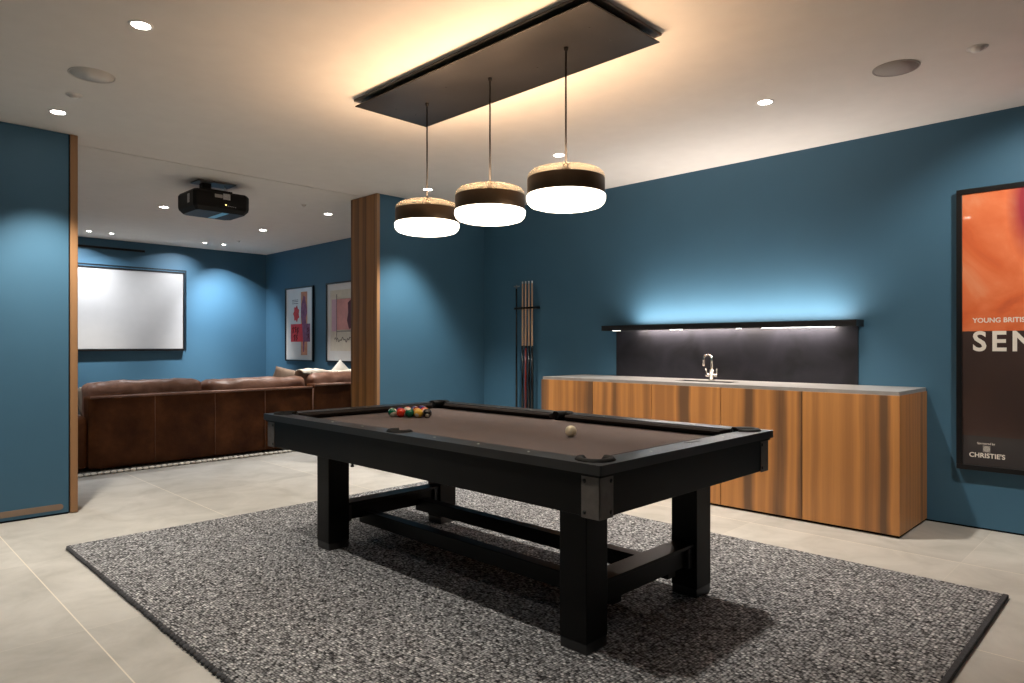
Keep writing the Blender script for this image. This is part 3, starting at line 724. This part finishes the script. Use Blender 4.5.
# ------------------------------------------------------------------ rug under the pool table
RGX0, RGX1, RGY0, RGY1, RGZ = 1.0, 3.945, .585, 4.685, .020
rg = thing('woven_rug', ((RGX0+RGX1)/2, (RGY0+RGY1)/2, 0), 'large grey salt-and-pepper woven wool rug under the pool table', 'rug')
b = NB(); box(b, RGX0+.01, RGX1-.008, RGY0+.02, RGY1-.008, 0.0005, RGZ, .004); link('pile', b, 'rug_wool', rg)
b = NB(); box(b, RGX0+.006, RGX1, RGY0, RGY0+.024, 0.0005, RGZ-.001, .004); link('binding', b, 'rug_binding', rg)
b = NB()
def loops_along(b, p, q, pitch, r, z, sx=.62):
    p = Vector(p); q = Vector(q); n = int((q-p).length/pitch); d = (q-p).normalized()
    proto = []
    nu, nv = 8, 5
    for k in range(n):
        c = p + d*(k+.5)*pitch
        ax = pitch*.47; wy = r*(1+.15*rnd.uniform(-1, 1))
        ringv = []
        for i in range(nv+1):
            ph = -PI/2+PI*i/nv
            ringv.append([b.verts.new(c + d*(ax*math.sin(ph)) + Vector((-d.y, d.x, 0))*(wy*math.cos(ph)*math.cos(2*PI*m/nu)) + Vector((0, 0, z+r*sx*math.cos(ph)*math.sin(2*PI*m/nu)))) for m in range(nu)])
        for a_, b_ in zip(ringv, ringv[1:]):
            for m in range(nu):
                try:
                    f = b.faces.new((a_[m], a_[(m+1) % nu], b_[(m+1) % nu], b_[m])); f.smooth = True
                except ValueError: pass
loops_along(b, (RGX0+.006, RGY0, 0), (RGX0+.006, RGY1, 0), .036, .0165, .0105)
link('edge_loops', b, 'rug_loop', rg)
b = NB()
loops_along(b, (RGX0, RGY1-.006, 0), (RGX1, RGY1-.006, 0), .027, .011, .0105)
loops_along(b, (RGX1-.006, RGY0, 0), (RGX1-.006, RGY1, 0), .027, .011, .0105)
link('edge_loops', b, 'rug_loop', rg)

# ------------------------------------------------------------------ bar: cabinet, worktop, sink, tap, splashback, shelf
CX0 = 4.67; CY0, CY1 = 1.243, 4.228
cab = thing('bar_cabinet', (4.99, (CY0+CY1)/2, 0), 'low walnut-veneered bar cabinet with plain doors along the blue wall', 'cabinet')
b = NB()
box(b, CX0+.020, XW-.001, CY0, CY0+.02, .018, .886); box(b, CX0+.020, XW-.001, CY1-.02, CY1, .018, .886)
box(b, XW-.021, XW-.001, CY0+.02, CY1-.02, .018, .886); box(b, CX0+.020, XW-.021, CY0+.02, CY1-.02, .018, .04)
link('carcass', b, 'walnut_bar', cab)
b = NB(); box(b, CX0+.03, XW-.002, CY0+.012, CY1-.012, 0.0, .019); link('plinth', b, 'black_gap', cab)
nd_ = 5; wd = (CY1-CY0)/nd_
for k in range(nd_):
    b = NB(); box(b, CX0, CX0+.019, CY0+k*wd+(.0026 if k else 0), CY0+(k+1)*wd-(.0026 if k < 4 else 0), .018, .886, .0012); link('door', b, 'walnut_bar', cab)
b = NB(); box(b, CX0+.0195, CX0+.0199, CY0+.05, CY1-.05, .02, .884); link('shadow_gap', b, 'black_gap', cab)
# worktop with the sink cut-out
WZ0, WZ1 = .887, .911
SX0, SX1, SY0, SY1 = 4.90, 5.08, 2.48, 2.98
b = NB()
prism(b, [rrect(CX0+.008, XW-.001, CY0+.004, CY1-.012, .003), rrect(SX0, SX1, SY0, SY1, .02)], WZ0, WZ1)
tag(link('bar_worktop', b, 'worktop_stone', None), 'thin pale grey stone worktop lying on the walnut bar cabinet', 'worktop')
t = thing('bar_sink', ((SX0+SX1)/2, (SY0+SY1)/2, .70), 'dark rectangular sink bowl set into the grey bar worktop in front of the tap', 'sink')
b = NB(); q = .004
for (x0, x1, y0, y1, z0, z1) in ((SX0+q, SX0+q+.004, SY0+q, SY1-q, .72, .907), (SX1-q-.004, SX1-q, SY0+q, SY1-q, .72, .907),
                                 (SX0+q, SX1-q, SY0+q, SY0+q+.004, .72, .907), (SX0+q, SX1-q, SY1-q-.004, SY1-q, .72, .907), (SX0+q, SX1-q, SY0+q, SY1-q, .714, .72)):
    box(b, x0, x1, y0, y1, z0, z1)
link('bowl', b, 'sink_dark', t)
b = NB(); lathe(b, 4.99, 2.72, [(.0001, .7225), (.03, .7225), (.035, .720)], 24); link('drain', b, 'steel', t)
TXx, TYy = 5.15, 2.765
t = thing('bar_tap', (TXx, TYy, WZ1), 'chrome swan-neck tap with two lever handles behind the bar sink', 'tap')
b = NB(); lathe(b, TXx, TYy, [(.026, WZ1), (.026, WZ1+.008), (.019, WZ1+.012), (.019, WZ1+.085), (.014, WZ1+.09), (.0001, WZ1+.09)], 24, cap0=True); link('body', b, 'steel', t)
# the neck leans toward the camera's left: spout swung along +y
dv = Vector((-.25, .97, 0)).normalized()
pts = [Vector((TXx, TYy, WZ1+.08)), Vector((TXx, TYy, WZ1+.172))]
R_ = .033; c = Vector((TXx, TYy, WZ1+.177))+dv*R_
for i in range(13):
    a = PI-PI*i/12; pts.append(c + dv*R_*math.cos(a) + Vector((0, 0, R_*math.sin(a))))
pts.append(pts[-1]+Vector((0, 0, -.06)))
b = NB(); tube(b, pts, .0095, 12); link('spout', b, 'steel', t)
for s in (-1, 1):
    b = NB(); tube(b, [(TXx, TYy, WZ1+.042), (TXx, TYy+s*.052, WZ1+.042)], .015, 14)
    e = link('handle', b, 'steel', t)
    b = NB(); tube(b, [(TXx, TYy+s*.043, WZ1+.045), (TXx-.005, TYy+s*.048, WZ1+.098)], .0055, 10); link('lever', b, 'steel', e)
b = NB(); box(b, XW-.014, XW-.001, 1.680, 3.826, WZ1+.001, 1.342, .001)
tag(link('splashback_panel', b, 'blackened_steel', None), 'dark blackened metal splashback panel standing behind the bar tap', 'splashback')
SD = .155; SHX = XW-SD
sh = thing('wall_shelf', (XW-.08, 2.76, 1.343), 'thin black wall shelf with built-in lights above the dark splashback', 'shelf')
b = NB()
box(b, SHX, SHX+.004, 1.645, 3.895, 1.336, 1.384, .0008)
box(b, SHX+.004, XW-.001, 1.645, 1.649, 1.336, 1.384); box(b, SHX+.004, XW-.001, 3.891, 3.895, 1.336, 1.384)
box(b, SHX+.004, XW-.001, 1.649, 3.891, 1.354, 1.359)
link('shelf_tray', b, 'black_metal', sh)
b = NB(); box(b, XW-.133, XW-.117, 1.75, 3.60, 1.3592, 1.364); o = link('led_strip', b, 'led_strip', sh); o['label'] = 'lit strip on top of the shelf'
for (y0, y1) in ((1.80, 2.35), (2.52, 2.56), (3.05, 3.17), (3.70, 3.78)):
    b = NB(); box(b, SHX+.020, SHX+.030, y0, y1, 1.3345, 1.3538); o = link('led_strip', b, 'led_strip', sh); o['label'] = 'lit strip under the shelf'
def area(name, loc, sx, sy, power, col, parent, down):
    o = lamp(name, 'AREA', loc, power, col, parent, shape='RECTANGLE', size=sx, size_y=sy)
    o.rotation_euler = (0, 0, 0) if down else (PI, math.radians(8), 0)
    if not down: o.data.spread = math.radians(150)
    return o
area('shelf_uplight', (XW-.125, 2.66, 1.366), .014, 1.85, P_LED_UP, C_LED, sh, False)
area('shelf_downlight', (XW-.055, 2.70, 1.349), .012, 1.75, P_LED_DN, C_LED, sh, True)

# ------------------------------------------------------------------ cue rack and cues
rk = thing('cue_rack', (XW-.03, 4.98, 0), 'slim black wall rack holding cues left of the bar cabinet', 'cue rack')
b = NB(); box(b, XW-.055, XW-.001, 4.815, 5.150, 1.585, 1.610, .003); link('holder_bar', b, 'black_metal', rk)
for y in (5.109, 5.019, 4.973, 4.926, 4.880):
    b = NB(); lathe(b, XW-.055, y, [(.014, 1.588), (.018, 1.588), (.018, 1.607), (.014, 1.607), (.014, 1.588)], 16); link('clip', b, 'pocket_rubber', rk)
b = NB(); box(b, XW-.075, XW-.001, 4.815, 5.150, .385, .410, .003); link('base_shelf', b, 'black_metal', rk)
zs = .411
def cue(y, buttcol, label):
    x = XW-.055
    t = thing('pool_cue', (x, y, zs), label, 'cue', 'pool cues in the wall rack')
    b = NB(); tube(b, [(x, y, zs+.012), (x, y, zs+.40), (x, y, zs+.755)], [.0142, .0130, .0112], 14); link('butt', b, buttcol, t)
    b = NB(); tube(b, [(x, y, zs), (x, y, zs+.012)], [.0125, .0142], 14); link('bumper', b, 'pocket_rubber', t)
    b = NB(); tube(b, [(x, y, zs+.755), (x, y, zs+.785)], .0113, 14); link('joint_collar', b, 'cue_black', t)
    b = NB(); tube(b, [(x, y, zs+.785), (x, y, zs+1.445)], [.0112, .0072], 14); link('shaft', b, 'cue_maple', t)
    b = NB(); tube(b, [(x, y, zs+1.445), (x, y, zs+1.470)], [.0072, .0066], 12); link('ferrule', b, 'cue_tip', t)
cue(5.019, 'cue_black', 'maple pool cue with black butt, next to the black bridge stick')
cue(4.973, 'cue_red', 'maple pool cue with dark red butt, second in the rack')
cue(4.926, 'cue_black', 'maple pool cue with black butt, third in the rack right of the red one')
cue(4.880, 'cue_black', 'maple pool cue with black butt, rightmost in the rack by the cabinet')
t = thing('bridge_stick', (XW-.055, 5.109, zs), 'long black bridge stick with a small metal cross head, leftmost in the cue rack', 'bridge stick', None)
b = NB(); tube(b, [(XW-.055, 5.109, zs), (XW-.055, 5.109, zs+1.40)], [.012, .008], 12); link('shaft', b, 'cue_black', t)
b = NB(); tube(b, [(XW-.058, 5.145, zs+1.425), (XW-.055, 5.109, zs+1.415), (XW-.058, 5.065, zs+1.425)], .006, 8)
tube(b, [(XW-.055, 5.109, zs+1.395), (XW-.055, 5.109, zs+1.44)], .008, 8); link('bridge_head', b, 'mount_silver', t)

# ------------------------------------------------------------------ big framed poster
PFX = XW-.05; PY1 = 1.062; PY0 = -.26; PZ0, PZ1 = .388, 2.222
po = thing('framed_poster', (XW-.02, .4, PZ0), 'tall black-framed exhibition poster with orange painting, on the wall right of the bar', 'poster')
def ring_frame(b, X0_, X1_, y0, y1, z0, z1, wf):
    box(b, X0_, X1_, y0, y1, z0, z0+wf, .0015); box(b, X0_, X1_, y0, y1, z1-wf, z1, .0015)
    box(b, X0_, X1_, y0, y0+wf, z0+wf, z1-wf, .0015); box(b, X0_, X1_, y1-wf, y1, z0+wf, z1-wf, .0015)
b = NB(); ring_frame(b, PFX, XW-.001, PY0, PY1, PZ0, PZ1, .032); link('frame', b, 'frame_black', po)
AX = PFX+.012
b = NB(); box(b, AX, AX+.006, PY0+.032, PY1-.032, 1.292, PZ1-.032); o = link('painting', b, 'orange_painting', po); o['label'] = 'orange abstract painting'
b = NB(); box(b, AX, AX+.006, PY0+.032, PY1-.032, .612, 1.292); link('dark_panel', b, 'poster_dark', po)
b = NB(); box(b, AX, AX+.006, PY0+.032, PY1-.032, PZ0+.032, .612); link('foot_band', b, 'poster_foot', po)
text('small_title', 'YOUNG BRITISH', .043, 'ink_white', po, (AX-.0008, .972, 1.347), '-x', width=.305, bold=.0009)
text('large_title', 'SEN', .178, 'ink_white', po, (AX-.0008, .974, 1.166), '-x', bold=.004, spacing=1.25, width=.325)
text('sponsor_name', "CHRISTIE'S", .042, 'ink_white', po, (AX-.0008, .992, .474), '-x', bold=.0008, width=.192)
text('sponsor_line', 'Sponsored by', .018, 'ink_white', po, (AX-.0008, .948, .560), '-x', width=.095)
b = NB(); box(b, AX-.0012, AX, .877, .917, .510, .553, .0004); o = link('emblem', b, 'ink_grey', po)
b = NB()
for k in range(3): lathe(b, (AX-.0016, .897, .531), 0, [(.004+.0055*k, 0), (.0055+.0055*k, 0)], 20, axis='x')
link('emblem_ring', b, 'ink_white', o)

# ------------------------------------------------------------------ cinema room: screen, vent, console
b = NB(); tt = thing('projection_screen', (2.6, YF-.03, 1.13), 'wide white projection screen in a thin black frame on the cinema wall', 'projection screen')
SXa, SXb, SZa, SZb = 1.30, 3.842, 1.150, 2.285
box(b, SXa, SXb, YF-.045, YF-.035, SZa, SZb); link('screen_surface', b, 'screen_white', tt)
b = NB(); w_ = .022
for (x0, x1, z0, z1) in ((SXa-w_, SXb+w_, SZb, SZb+w_), (SXa-w_, SXb+w_, SZa-w_-.012, SZa), (SXa-w_, SXa, SZa, SZb), (SXb, SXb+w_, SZa, SZb)):
    box(b, x0, x1, YF-.055, YF-.001, z0, z1)
link('frame', b, 'frame_black', tt)
b = NB()
box(b, SXa-.06, SXb+.062, YF-.012, YF-.001, SZb+.046, SZb+.060); box(b, SXb+.048, SXb+.062, YF-.012, YF-.001, SZa-.03, SZb+.05)
link('backing_frame', b, 'frame_black', tt)
t = thing('air_vent', (2.4, YF-.01, 2.575), 'long narrow black air slot high on the cinema wall above the screen', 'air vent')
b = NB(); box(b, 1.5, 3.322, YF-.006, YF+.0, 2.565, 2.600, .002); link('surround', b, 'black_metal', t)
b = NB(); box(b, 1.51, 3.312, YF-.009, YF-.005, 2.578, 2.587); link('blade', b, 'black_gap', t)
t = thing('media_console', (1.9, 10.6, 0), 'low dark media console under the projection screen behind the sofa', 'console')
b = NB(); box(b, .9, 2.62, 10.45, YF-.01, .05, .585, .004); link('cabinet_body', b, 'console_grey', t)
b = NB(); box(b, .88, 2.64, 10.43, YF-.005, .585, .612, .003); link('top', b, 'black_metal', t)
b = NB(); box(b, .95, 2.57, 10.48, YF-.03, 0, .051); link('plinth', b, 'black_gap', t)

# projector
pj = thing('ceiling_projector', (2.51, 6.45, ZC), 'black video projector hanging from the cinema room ceiling', 'projector')
PJX0, PJX1, PJY0, PJY1, PJZ0, PJZ1 = 2.300, 2.812, 6.22, 6.66, 2.415, 2.600
b = NB()
ol = [(PJX0+.03, PJY0+.02), (PJX0+.10, PJY0), (PJX1-.10, PJY0), (PJX1-.02, PJY0+.03), (PJX1, PJY1-.05), (PJX1-.05, PJY1), (PJX0+.05, PJY1), (PJX0, PJY1-.06)]
ol = [(PJX0, PJY0+.03), (PJX0+.02, PJY0), (PJX1-.04, PJY0), (PJX1, PJY0+.04), (PJX1, PJY1-.05), (PJX1-.05, PJY1), (PJX0+.05, PJY1), (PJX0, PJY1-.05)]
def loftpoly(b, polys):
    rs = [[b.verts.new((x, y, z)) for x, y in p] for p, z in polys]; k = len(rs[0])
    for a_, c_ in zip(rs, rs[1:]):
        for i in range(k): b.faces.new((a_[i], a_[(i+1) % k], c_[(i+1) % k], c_[i]))
    b.faces.new(list(reversed(rs[0]))); b.faces.new(rs[-1])
cxp, cyp = (PJX0+PJX1)/2, (PJY0+PJY1)/2
def scl(p, s): return [(cxp+(x-cxp)*s, cyp+(y-cyp)*s) for x, y in p]
loftpoly(b, [(scl(ol, .86), PJZ0), (scl(ol, .98), PJZ0+.035), (ol, PJZ0+.06), (ol, PJZ1-.02), (scl(ol, .95), PJZ1)])
link('housing', b, 'projector_black', pj)
b = NB(); box(b, 2.565, 2.625, PJY0+.045, PJY1-.06, PJZ0-.0015, PJZ0+.004); o = link('underside_stripe', b, 'projector_stripe', pj); o['label'] = 'light blue stripe under the projector'
b = NB(); box(b, PJX0-.0015, PJX0+.002, 6.33, 6.38, 2.485, 2.565); o = link('side_label', b, 'label_silver', pj)
b = NB(); box(b, 2.48, 2.55, PJY0-.0015, PJY0+.002, 2.540, 2.570); link('rear_label', b, 'speaker_grille', pj)
b = NB(); box(b, 2.555, 2.62, PJY0-.0015, PJY0+.002, 2.530, 2.583); link('rear_label', b, 'label_silver', pj)
b = NB(); box(b, 2.573, 2.585, PJY0-.003, PJY0+.002, 2.478, 2.487); link('indicator_lamp', b, 'indicator', pj)
b = NB()
for k in range(5): box(b, 2.60+k*.016, 2.607+k*.016, PJY0-.002, PJY0+.002, 2.472-k*.001, 2.478-k*.001)
link('button_row', b, 'label_silver', pj)
b = NB(); lathe(b, (2.40, PJY1, 2.485), 0, [(.055, -.01), (.055, .02), (.045, .035), (.0001, .036)], 28, axis='y'); link('lens', b, 'black_lacquer', pj)
b = NB(); box(b, 2.39, 2.68, 6.31, 6.57, PJZ1-.001, PJZ1+.03, .004); link('mount_bracket', b, 'projector_black', pj)
b = NB(); box(b, 2.44, 2.52, 6.40, 6.48, PJZ1+.028, ZC-.012, .004); link('mount_arm', b, 'projector_black', pj)
b = NB(); box(b, 2.38, 2.72, 6.33, 6.53, ZC-.013, ZC+.0, .003); link('ceiling_plate', b, 'mount_silver', pj)
b = NB(); tube(b, [(2.66, 6.45, ZC-.01), (2.665, 6.43, ZC-.06), (2.62, 6.40, PJZ1+.03)], .006, 8); link('cable', b, 'white_trim', pj)

# ------------------------------------------------------------------ sofa
sf = thing('sectional_sofa', (3.3, 7.6, 0), 'long brown leather sectional sofa seen from behind in the cinema room', 'sofa')
SZ0 = .040
def sbox(name, mat, *a, **k):
    b = NB(); softbox(b, *a, **k); return link(name, b, mat, sf)
bf = sbox('back_frame', 'leather', 1.722, 4.005, 7.20, 7.40, SZ0, .728, p=7, n=22, nz=.006, ns=3, seed=1)
b = NB()
for x in (2.289, 2.872, 3.416):
    tube(b, [(x, 7.197, SZ0+.02), (x, 7.196, .40), (x, 7.200, .70)], .004, 6)
link('seam', b, 'leather_welt', bf)
b = NB(); tube(b, [(1.735, 7.205, .712), (2.8, 7.199, .716), (3.99, 7.203, .713)], .013, 8)
tube(b, [(3.997, 7.205, SZ0+.02), (3.999, 7.203, .70)], .005, 8); link('piping', b, 'leather_lit', bf)
bf2 = sbox('back_frame', 'leather', 4.012, 5.12, 7.20, 7.40, SZ0, .752, p=7, n=16, nz=.006, ns=3, seed=2)
b = NB(); tube(b, [(4.025, 7.205, .737), (5.1, 7.205, .740)], .015, 8); link('piping', b, 'leather_lit', bf2)
ar = sbox('armrest', 'leather', 1.42, 1.735, 7.23, 8.35, SZ0, .540, p=5, n=14, nz=.006, ns=3, seed=3)
sbox('seat_base', 'leather', 1.72, 5.10, 7.38, 8.22, SZ0, .30, p=7, n=16, nz=.003, ns=3, seed=4)
for k, (x0, x1) in enumerate(((1.75, 2.86), (2.87, 3.98), (4.0, 5.09))):
    sbox('seat_cushion', 'leather_lit', x0, x1, 7.42, 8.26, .29, .47, p=3.5, n=14, puff=.02, nz=.008, ns=4, seed=5+k)
for k, (x0, x1, zt) in enumerate(((1.735, 2.790, .850), (2.810, 3.975, .836), (4.045, 5.10, .862))):
    sbox('back_cushion', 'leather_lit', x0, x1, 7.29, 7.53, .44, zt, p=3.0, n=22, puff=.006, nz=.018, ns=5, seed=11+k)
# return along the right wall
sbox('seat_base', 'leather', 4.20, 5.10, 8.22, 10.0, SZ0, .30, p=7, n=14, nz=.003, seed=21)
sbox('seat_cushion', 'leather_lit', 4.18, 4.95, 8.27, 10.0, .29, .47, p=3.5, n=14, puff=.02, nz=.008, ns=4, seed=22)
sbox('back_cushion', 'leather_lit', 4.90, 5.13, 7.55, 10.0, .30, .80, p=3, n=16, puff=.02, nz=.02, ns=5, seed=23)
for (x, y) in ((1.80, 7.28), (1.50, 7.30), (3.9, 7.28), (4.95, 7.28), (1.55, 8.2), (4.95, 9.9), (4.3, 9.9)):
    b = NB(); box(b, x-.03, x+.03, y-.03, y+.03, .0195, SZ0+.02, .003); link('foot', b, 'black_lacquer', sf)
def rotm(ax, deg): return Matrix.Rotation(math.radians(deg), 3, ax)
def pil(mat, c, w_, h_, t_, R, seed, label, cat='cushion'):
    b = NB(); cushion(b, c, w_, h_, t_, rot=R, seed=seed)
    tag(link('scatter_cushion', b, mat, None, loc=(c[0], c[1], c[2]-h_/2)), label, cat)
pil('cushion_beige', (1.83, 7.66, .60), .42, .42, .16, rotm('Z', 70) @ rotm('X', -14), 3, 'beige scatter cushion leaning at the left end of the leather sofa')
pil('cushion_taupe', (4.00, 7.74, .665), .58, .50, .22, rotm('Z', 8) @ rotm('Y', 10) @ rotm('X', 12), 5, 'taupe brown scatter cushion poking above the sofa back, beside the cream throw')
pil('cushion_cream', (4.66, 7.70, .70), .46, .46, .16, rotm('Z', -10) @ rotm('Y', 42) @ rotm('X', 12), 8, 'cream scatter cushion with one corner pointing up, below the second small poster')
# throw: a rumpled cloth draped along the top of the back cushions
b = NB(); nu, nv = 60, 26; grid = []
for i in range(nu+1):
    row = []
    for j in range(nv+1):
        u = i/nu; v = j/nv
        x = 3.98 + .98*u; s = (v-.5)*.62
        # drape across the cushion top: arc then hanging
        top = .882 + .018*math.sin(u*9) + .016*noise.noise(Vector((u*7, 2.1, v*2)))
        half = .10
        if abs(s) < half: y = 7.50 + s*1.15; z = top + .022*math.cos(s/half*PI/2)
        else: y = 7.50 + math.copysign(half*1.15 + (abs(s)-half)*.22, s); z = top - (abs(s)-half)*.95
        fold = noise.noise(Vector((u*16, v*3, .4)))*.022
        y += fold*1.2 + .0; z += fold*.6
        if s < 0: y = max(y, 7.40) ; z = max(z, .872)
        row.append(b.verts.new((x + .01*noise.noise(Vector((v*8, u*4, 1))), y, z)))
    grid.append(row)
for i in range(nu):
    for j in range(nv):
        f = b.faces.new((grid[i][j], grid[i+1][j], grid[i+1][j+1], grid[i][j+1])); f.smooth = True
th = link('throw_blanket', b, 'throw_cream', None, loc=(4.47, 7.5, .88))
md = th.modifiers.new('thickness', 'SOLIDIFY'); md.thickness = .012
tag(th, 'rumpled cream throw blanket draped over the right back cushions of the sofa', 'throw')
# cinema rug
cr = thing('cinema_rug', (3.2, 8.6, 0), 'cream rug with a beaded edge under the brown leather sofa', 'rug')
b = NB(); box(b, 1.0, 5.05, 7.13, 10.3, .0005, .019, .004); link('pile', b, 'rug_cream', cr)
b = NB(); loops_along(b, (1.0, 7.125, 0), (5.05, 7.125, 0), .055, .024, .016, sx=.65); link('beaded_edge', b, 'rug_bead', cr)

# ------------------------------------------------------------------ small framed posters on the cinema room's right wall
def small_poster(y0, y1, z0, z1, label):
    t = thing('framed_poster', (XF-.02, (y0+y1)/2, z0), label, 'poster')
    b = NB(); ring_frame(b, XF-.035, XF-.001, y0, y1, z0, z1, .022); link('frame', b, 'frame_black', t)
    b = NB(); box(b, XF-.018, XF-.012, y0+.022, y1-.022, z0+.022, z1-.022); link('paper', b, 'paper_white', t)
    return t
AXF = XF-.0195
def flat(name, pts, mat, parent, k=0):
    b = NB(); vs = [b.verts.new((AXF-.0004*k, y, z)) for y, z in pts]; f = b.faces.new(vs)
    ex = bmesh.ops.extrude_face_region(b, geom=[f])
    for g_ in ex['geom']:
        if isinstance(g_, bmesh.types.BMVert): g_.co.x = XF-.0175
    return link(name, b, mat, parent)
def rect(y0, y1, z0, z1): return [(y0, z0), (y1, z0), (y1, z1), (y0, z1)]
t = small_poster(9.285, 10.155, .955, 2.100, 'black-framed white poster with red block and orange strip, left of two in the cinema room')
flat('orange_strip', rect(9.47, 9.665, 1.05, 2.02), 'ink_orange', t)
flat('red_block', rect(9.385, 9.985, 1.255, 1.530), 'ink_crimson', t, 1)
flat('violet_panel', rect(9.385, 9.60, 1.255, 1.530), 'ink_purple', t, 2)
fig = [(9.58, 1.96), (9.53, 1.94), (9.52, 1.87), (9.49, 1.80), (9.475, 1.70), (9.51, 1.62), (9.50, 1.50), (9.52, 1.36), (9.55, 1.26), (9.57, 1.10), (9.60, 1.10), (9.60, 1.30), (9.62, 1.50), (9.65, 1.64), (9.66, 1.74), (9.64, 1.85), (9.61, 1.90)]
flat('figure', fig, 'ink_purple', t, 3)
star = []
for k in range(14):
    a = 2*PI*k/14; r_ = .135 if k % 2 == 0 else .10
    star.append((9.81+r_*.75*math.cos(a), 1.69+r_*math.sin(a)))
flat('red_flower', star, 'ink_red', t, 1)
b = NB()
for (y, z, s) in ((9.90, 1.43, .05), (9.83, 1.44, .045), (9.76, 1.42, .05), (9.86, 1.31, .05), (9.79, 1.31, .045), (9.44, 1.43, .035), (9.43, 1.34, .03)):
    tube(b, [(AXF-.002, y-s*.4, z+s), (AXF-.002, y+s*.4, z+s*.6), (AXF-.002, y-s*.3, z), (AXF-.002, y+s*.3, z-s*.8)], .009, 6)
link('red_block_marks', b, 'ink_maroon', t)
b = NB()
for z in (1.875, 1.845, 1.90): box(b, AXF-.001, AXF, 9.75, 9.94, z, z+.008)
link('small_print', b, 'ink_dark', t)
t = small_poster(7.98, 8.905, .958, 2.105, 'black-framed cream poster with a pink panel, half hidden by the wooden jamb')
flat('cream_field', rect(8.07, 8.80, 1.12, 1.99), 'ink_straw', t)
flat('lilac_panel', rect(8.62, 8.76, 1.40, 1.86), 'ink_lilac', t, 1)
flat('pink_panel', rect(8.12, 8.62, 1.42, 1.86), 'ink_pink', t, 1)
flat('pale_field', rect(8.12, 8.62, 1.18, 1.40), 'ink_straw', t, 1)
flat('dark_figure', [(8.33, 1.80), (8.25, 1.84), (8.16, 1.80), (8.16, 1.45), (8.30, 1.43), (8.35, 1.55), (8.32, 1.66)], 'ink_maroon', t, 2)
b = NB(); tube(b, [(AXF-.001, 8.62, 1.93), (AXF-.001, 8.62, 1.25)], .004, 6); tube(b, [(AXF-.001, 8.62, 1.40), (AXF-.001, 8.12, 1.40)], .004, 6)
pts = [(AXF-.001, 8.68-.012*i, 1.28+.018*math.sin(i*1.15)+.02*math.sin(i*.43)) for i in range(36)]
tube(b, pts, .0045, 6); link('script_line', b, 'ink_dark', t)
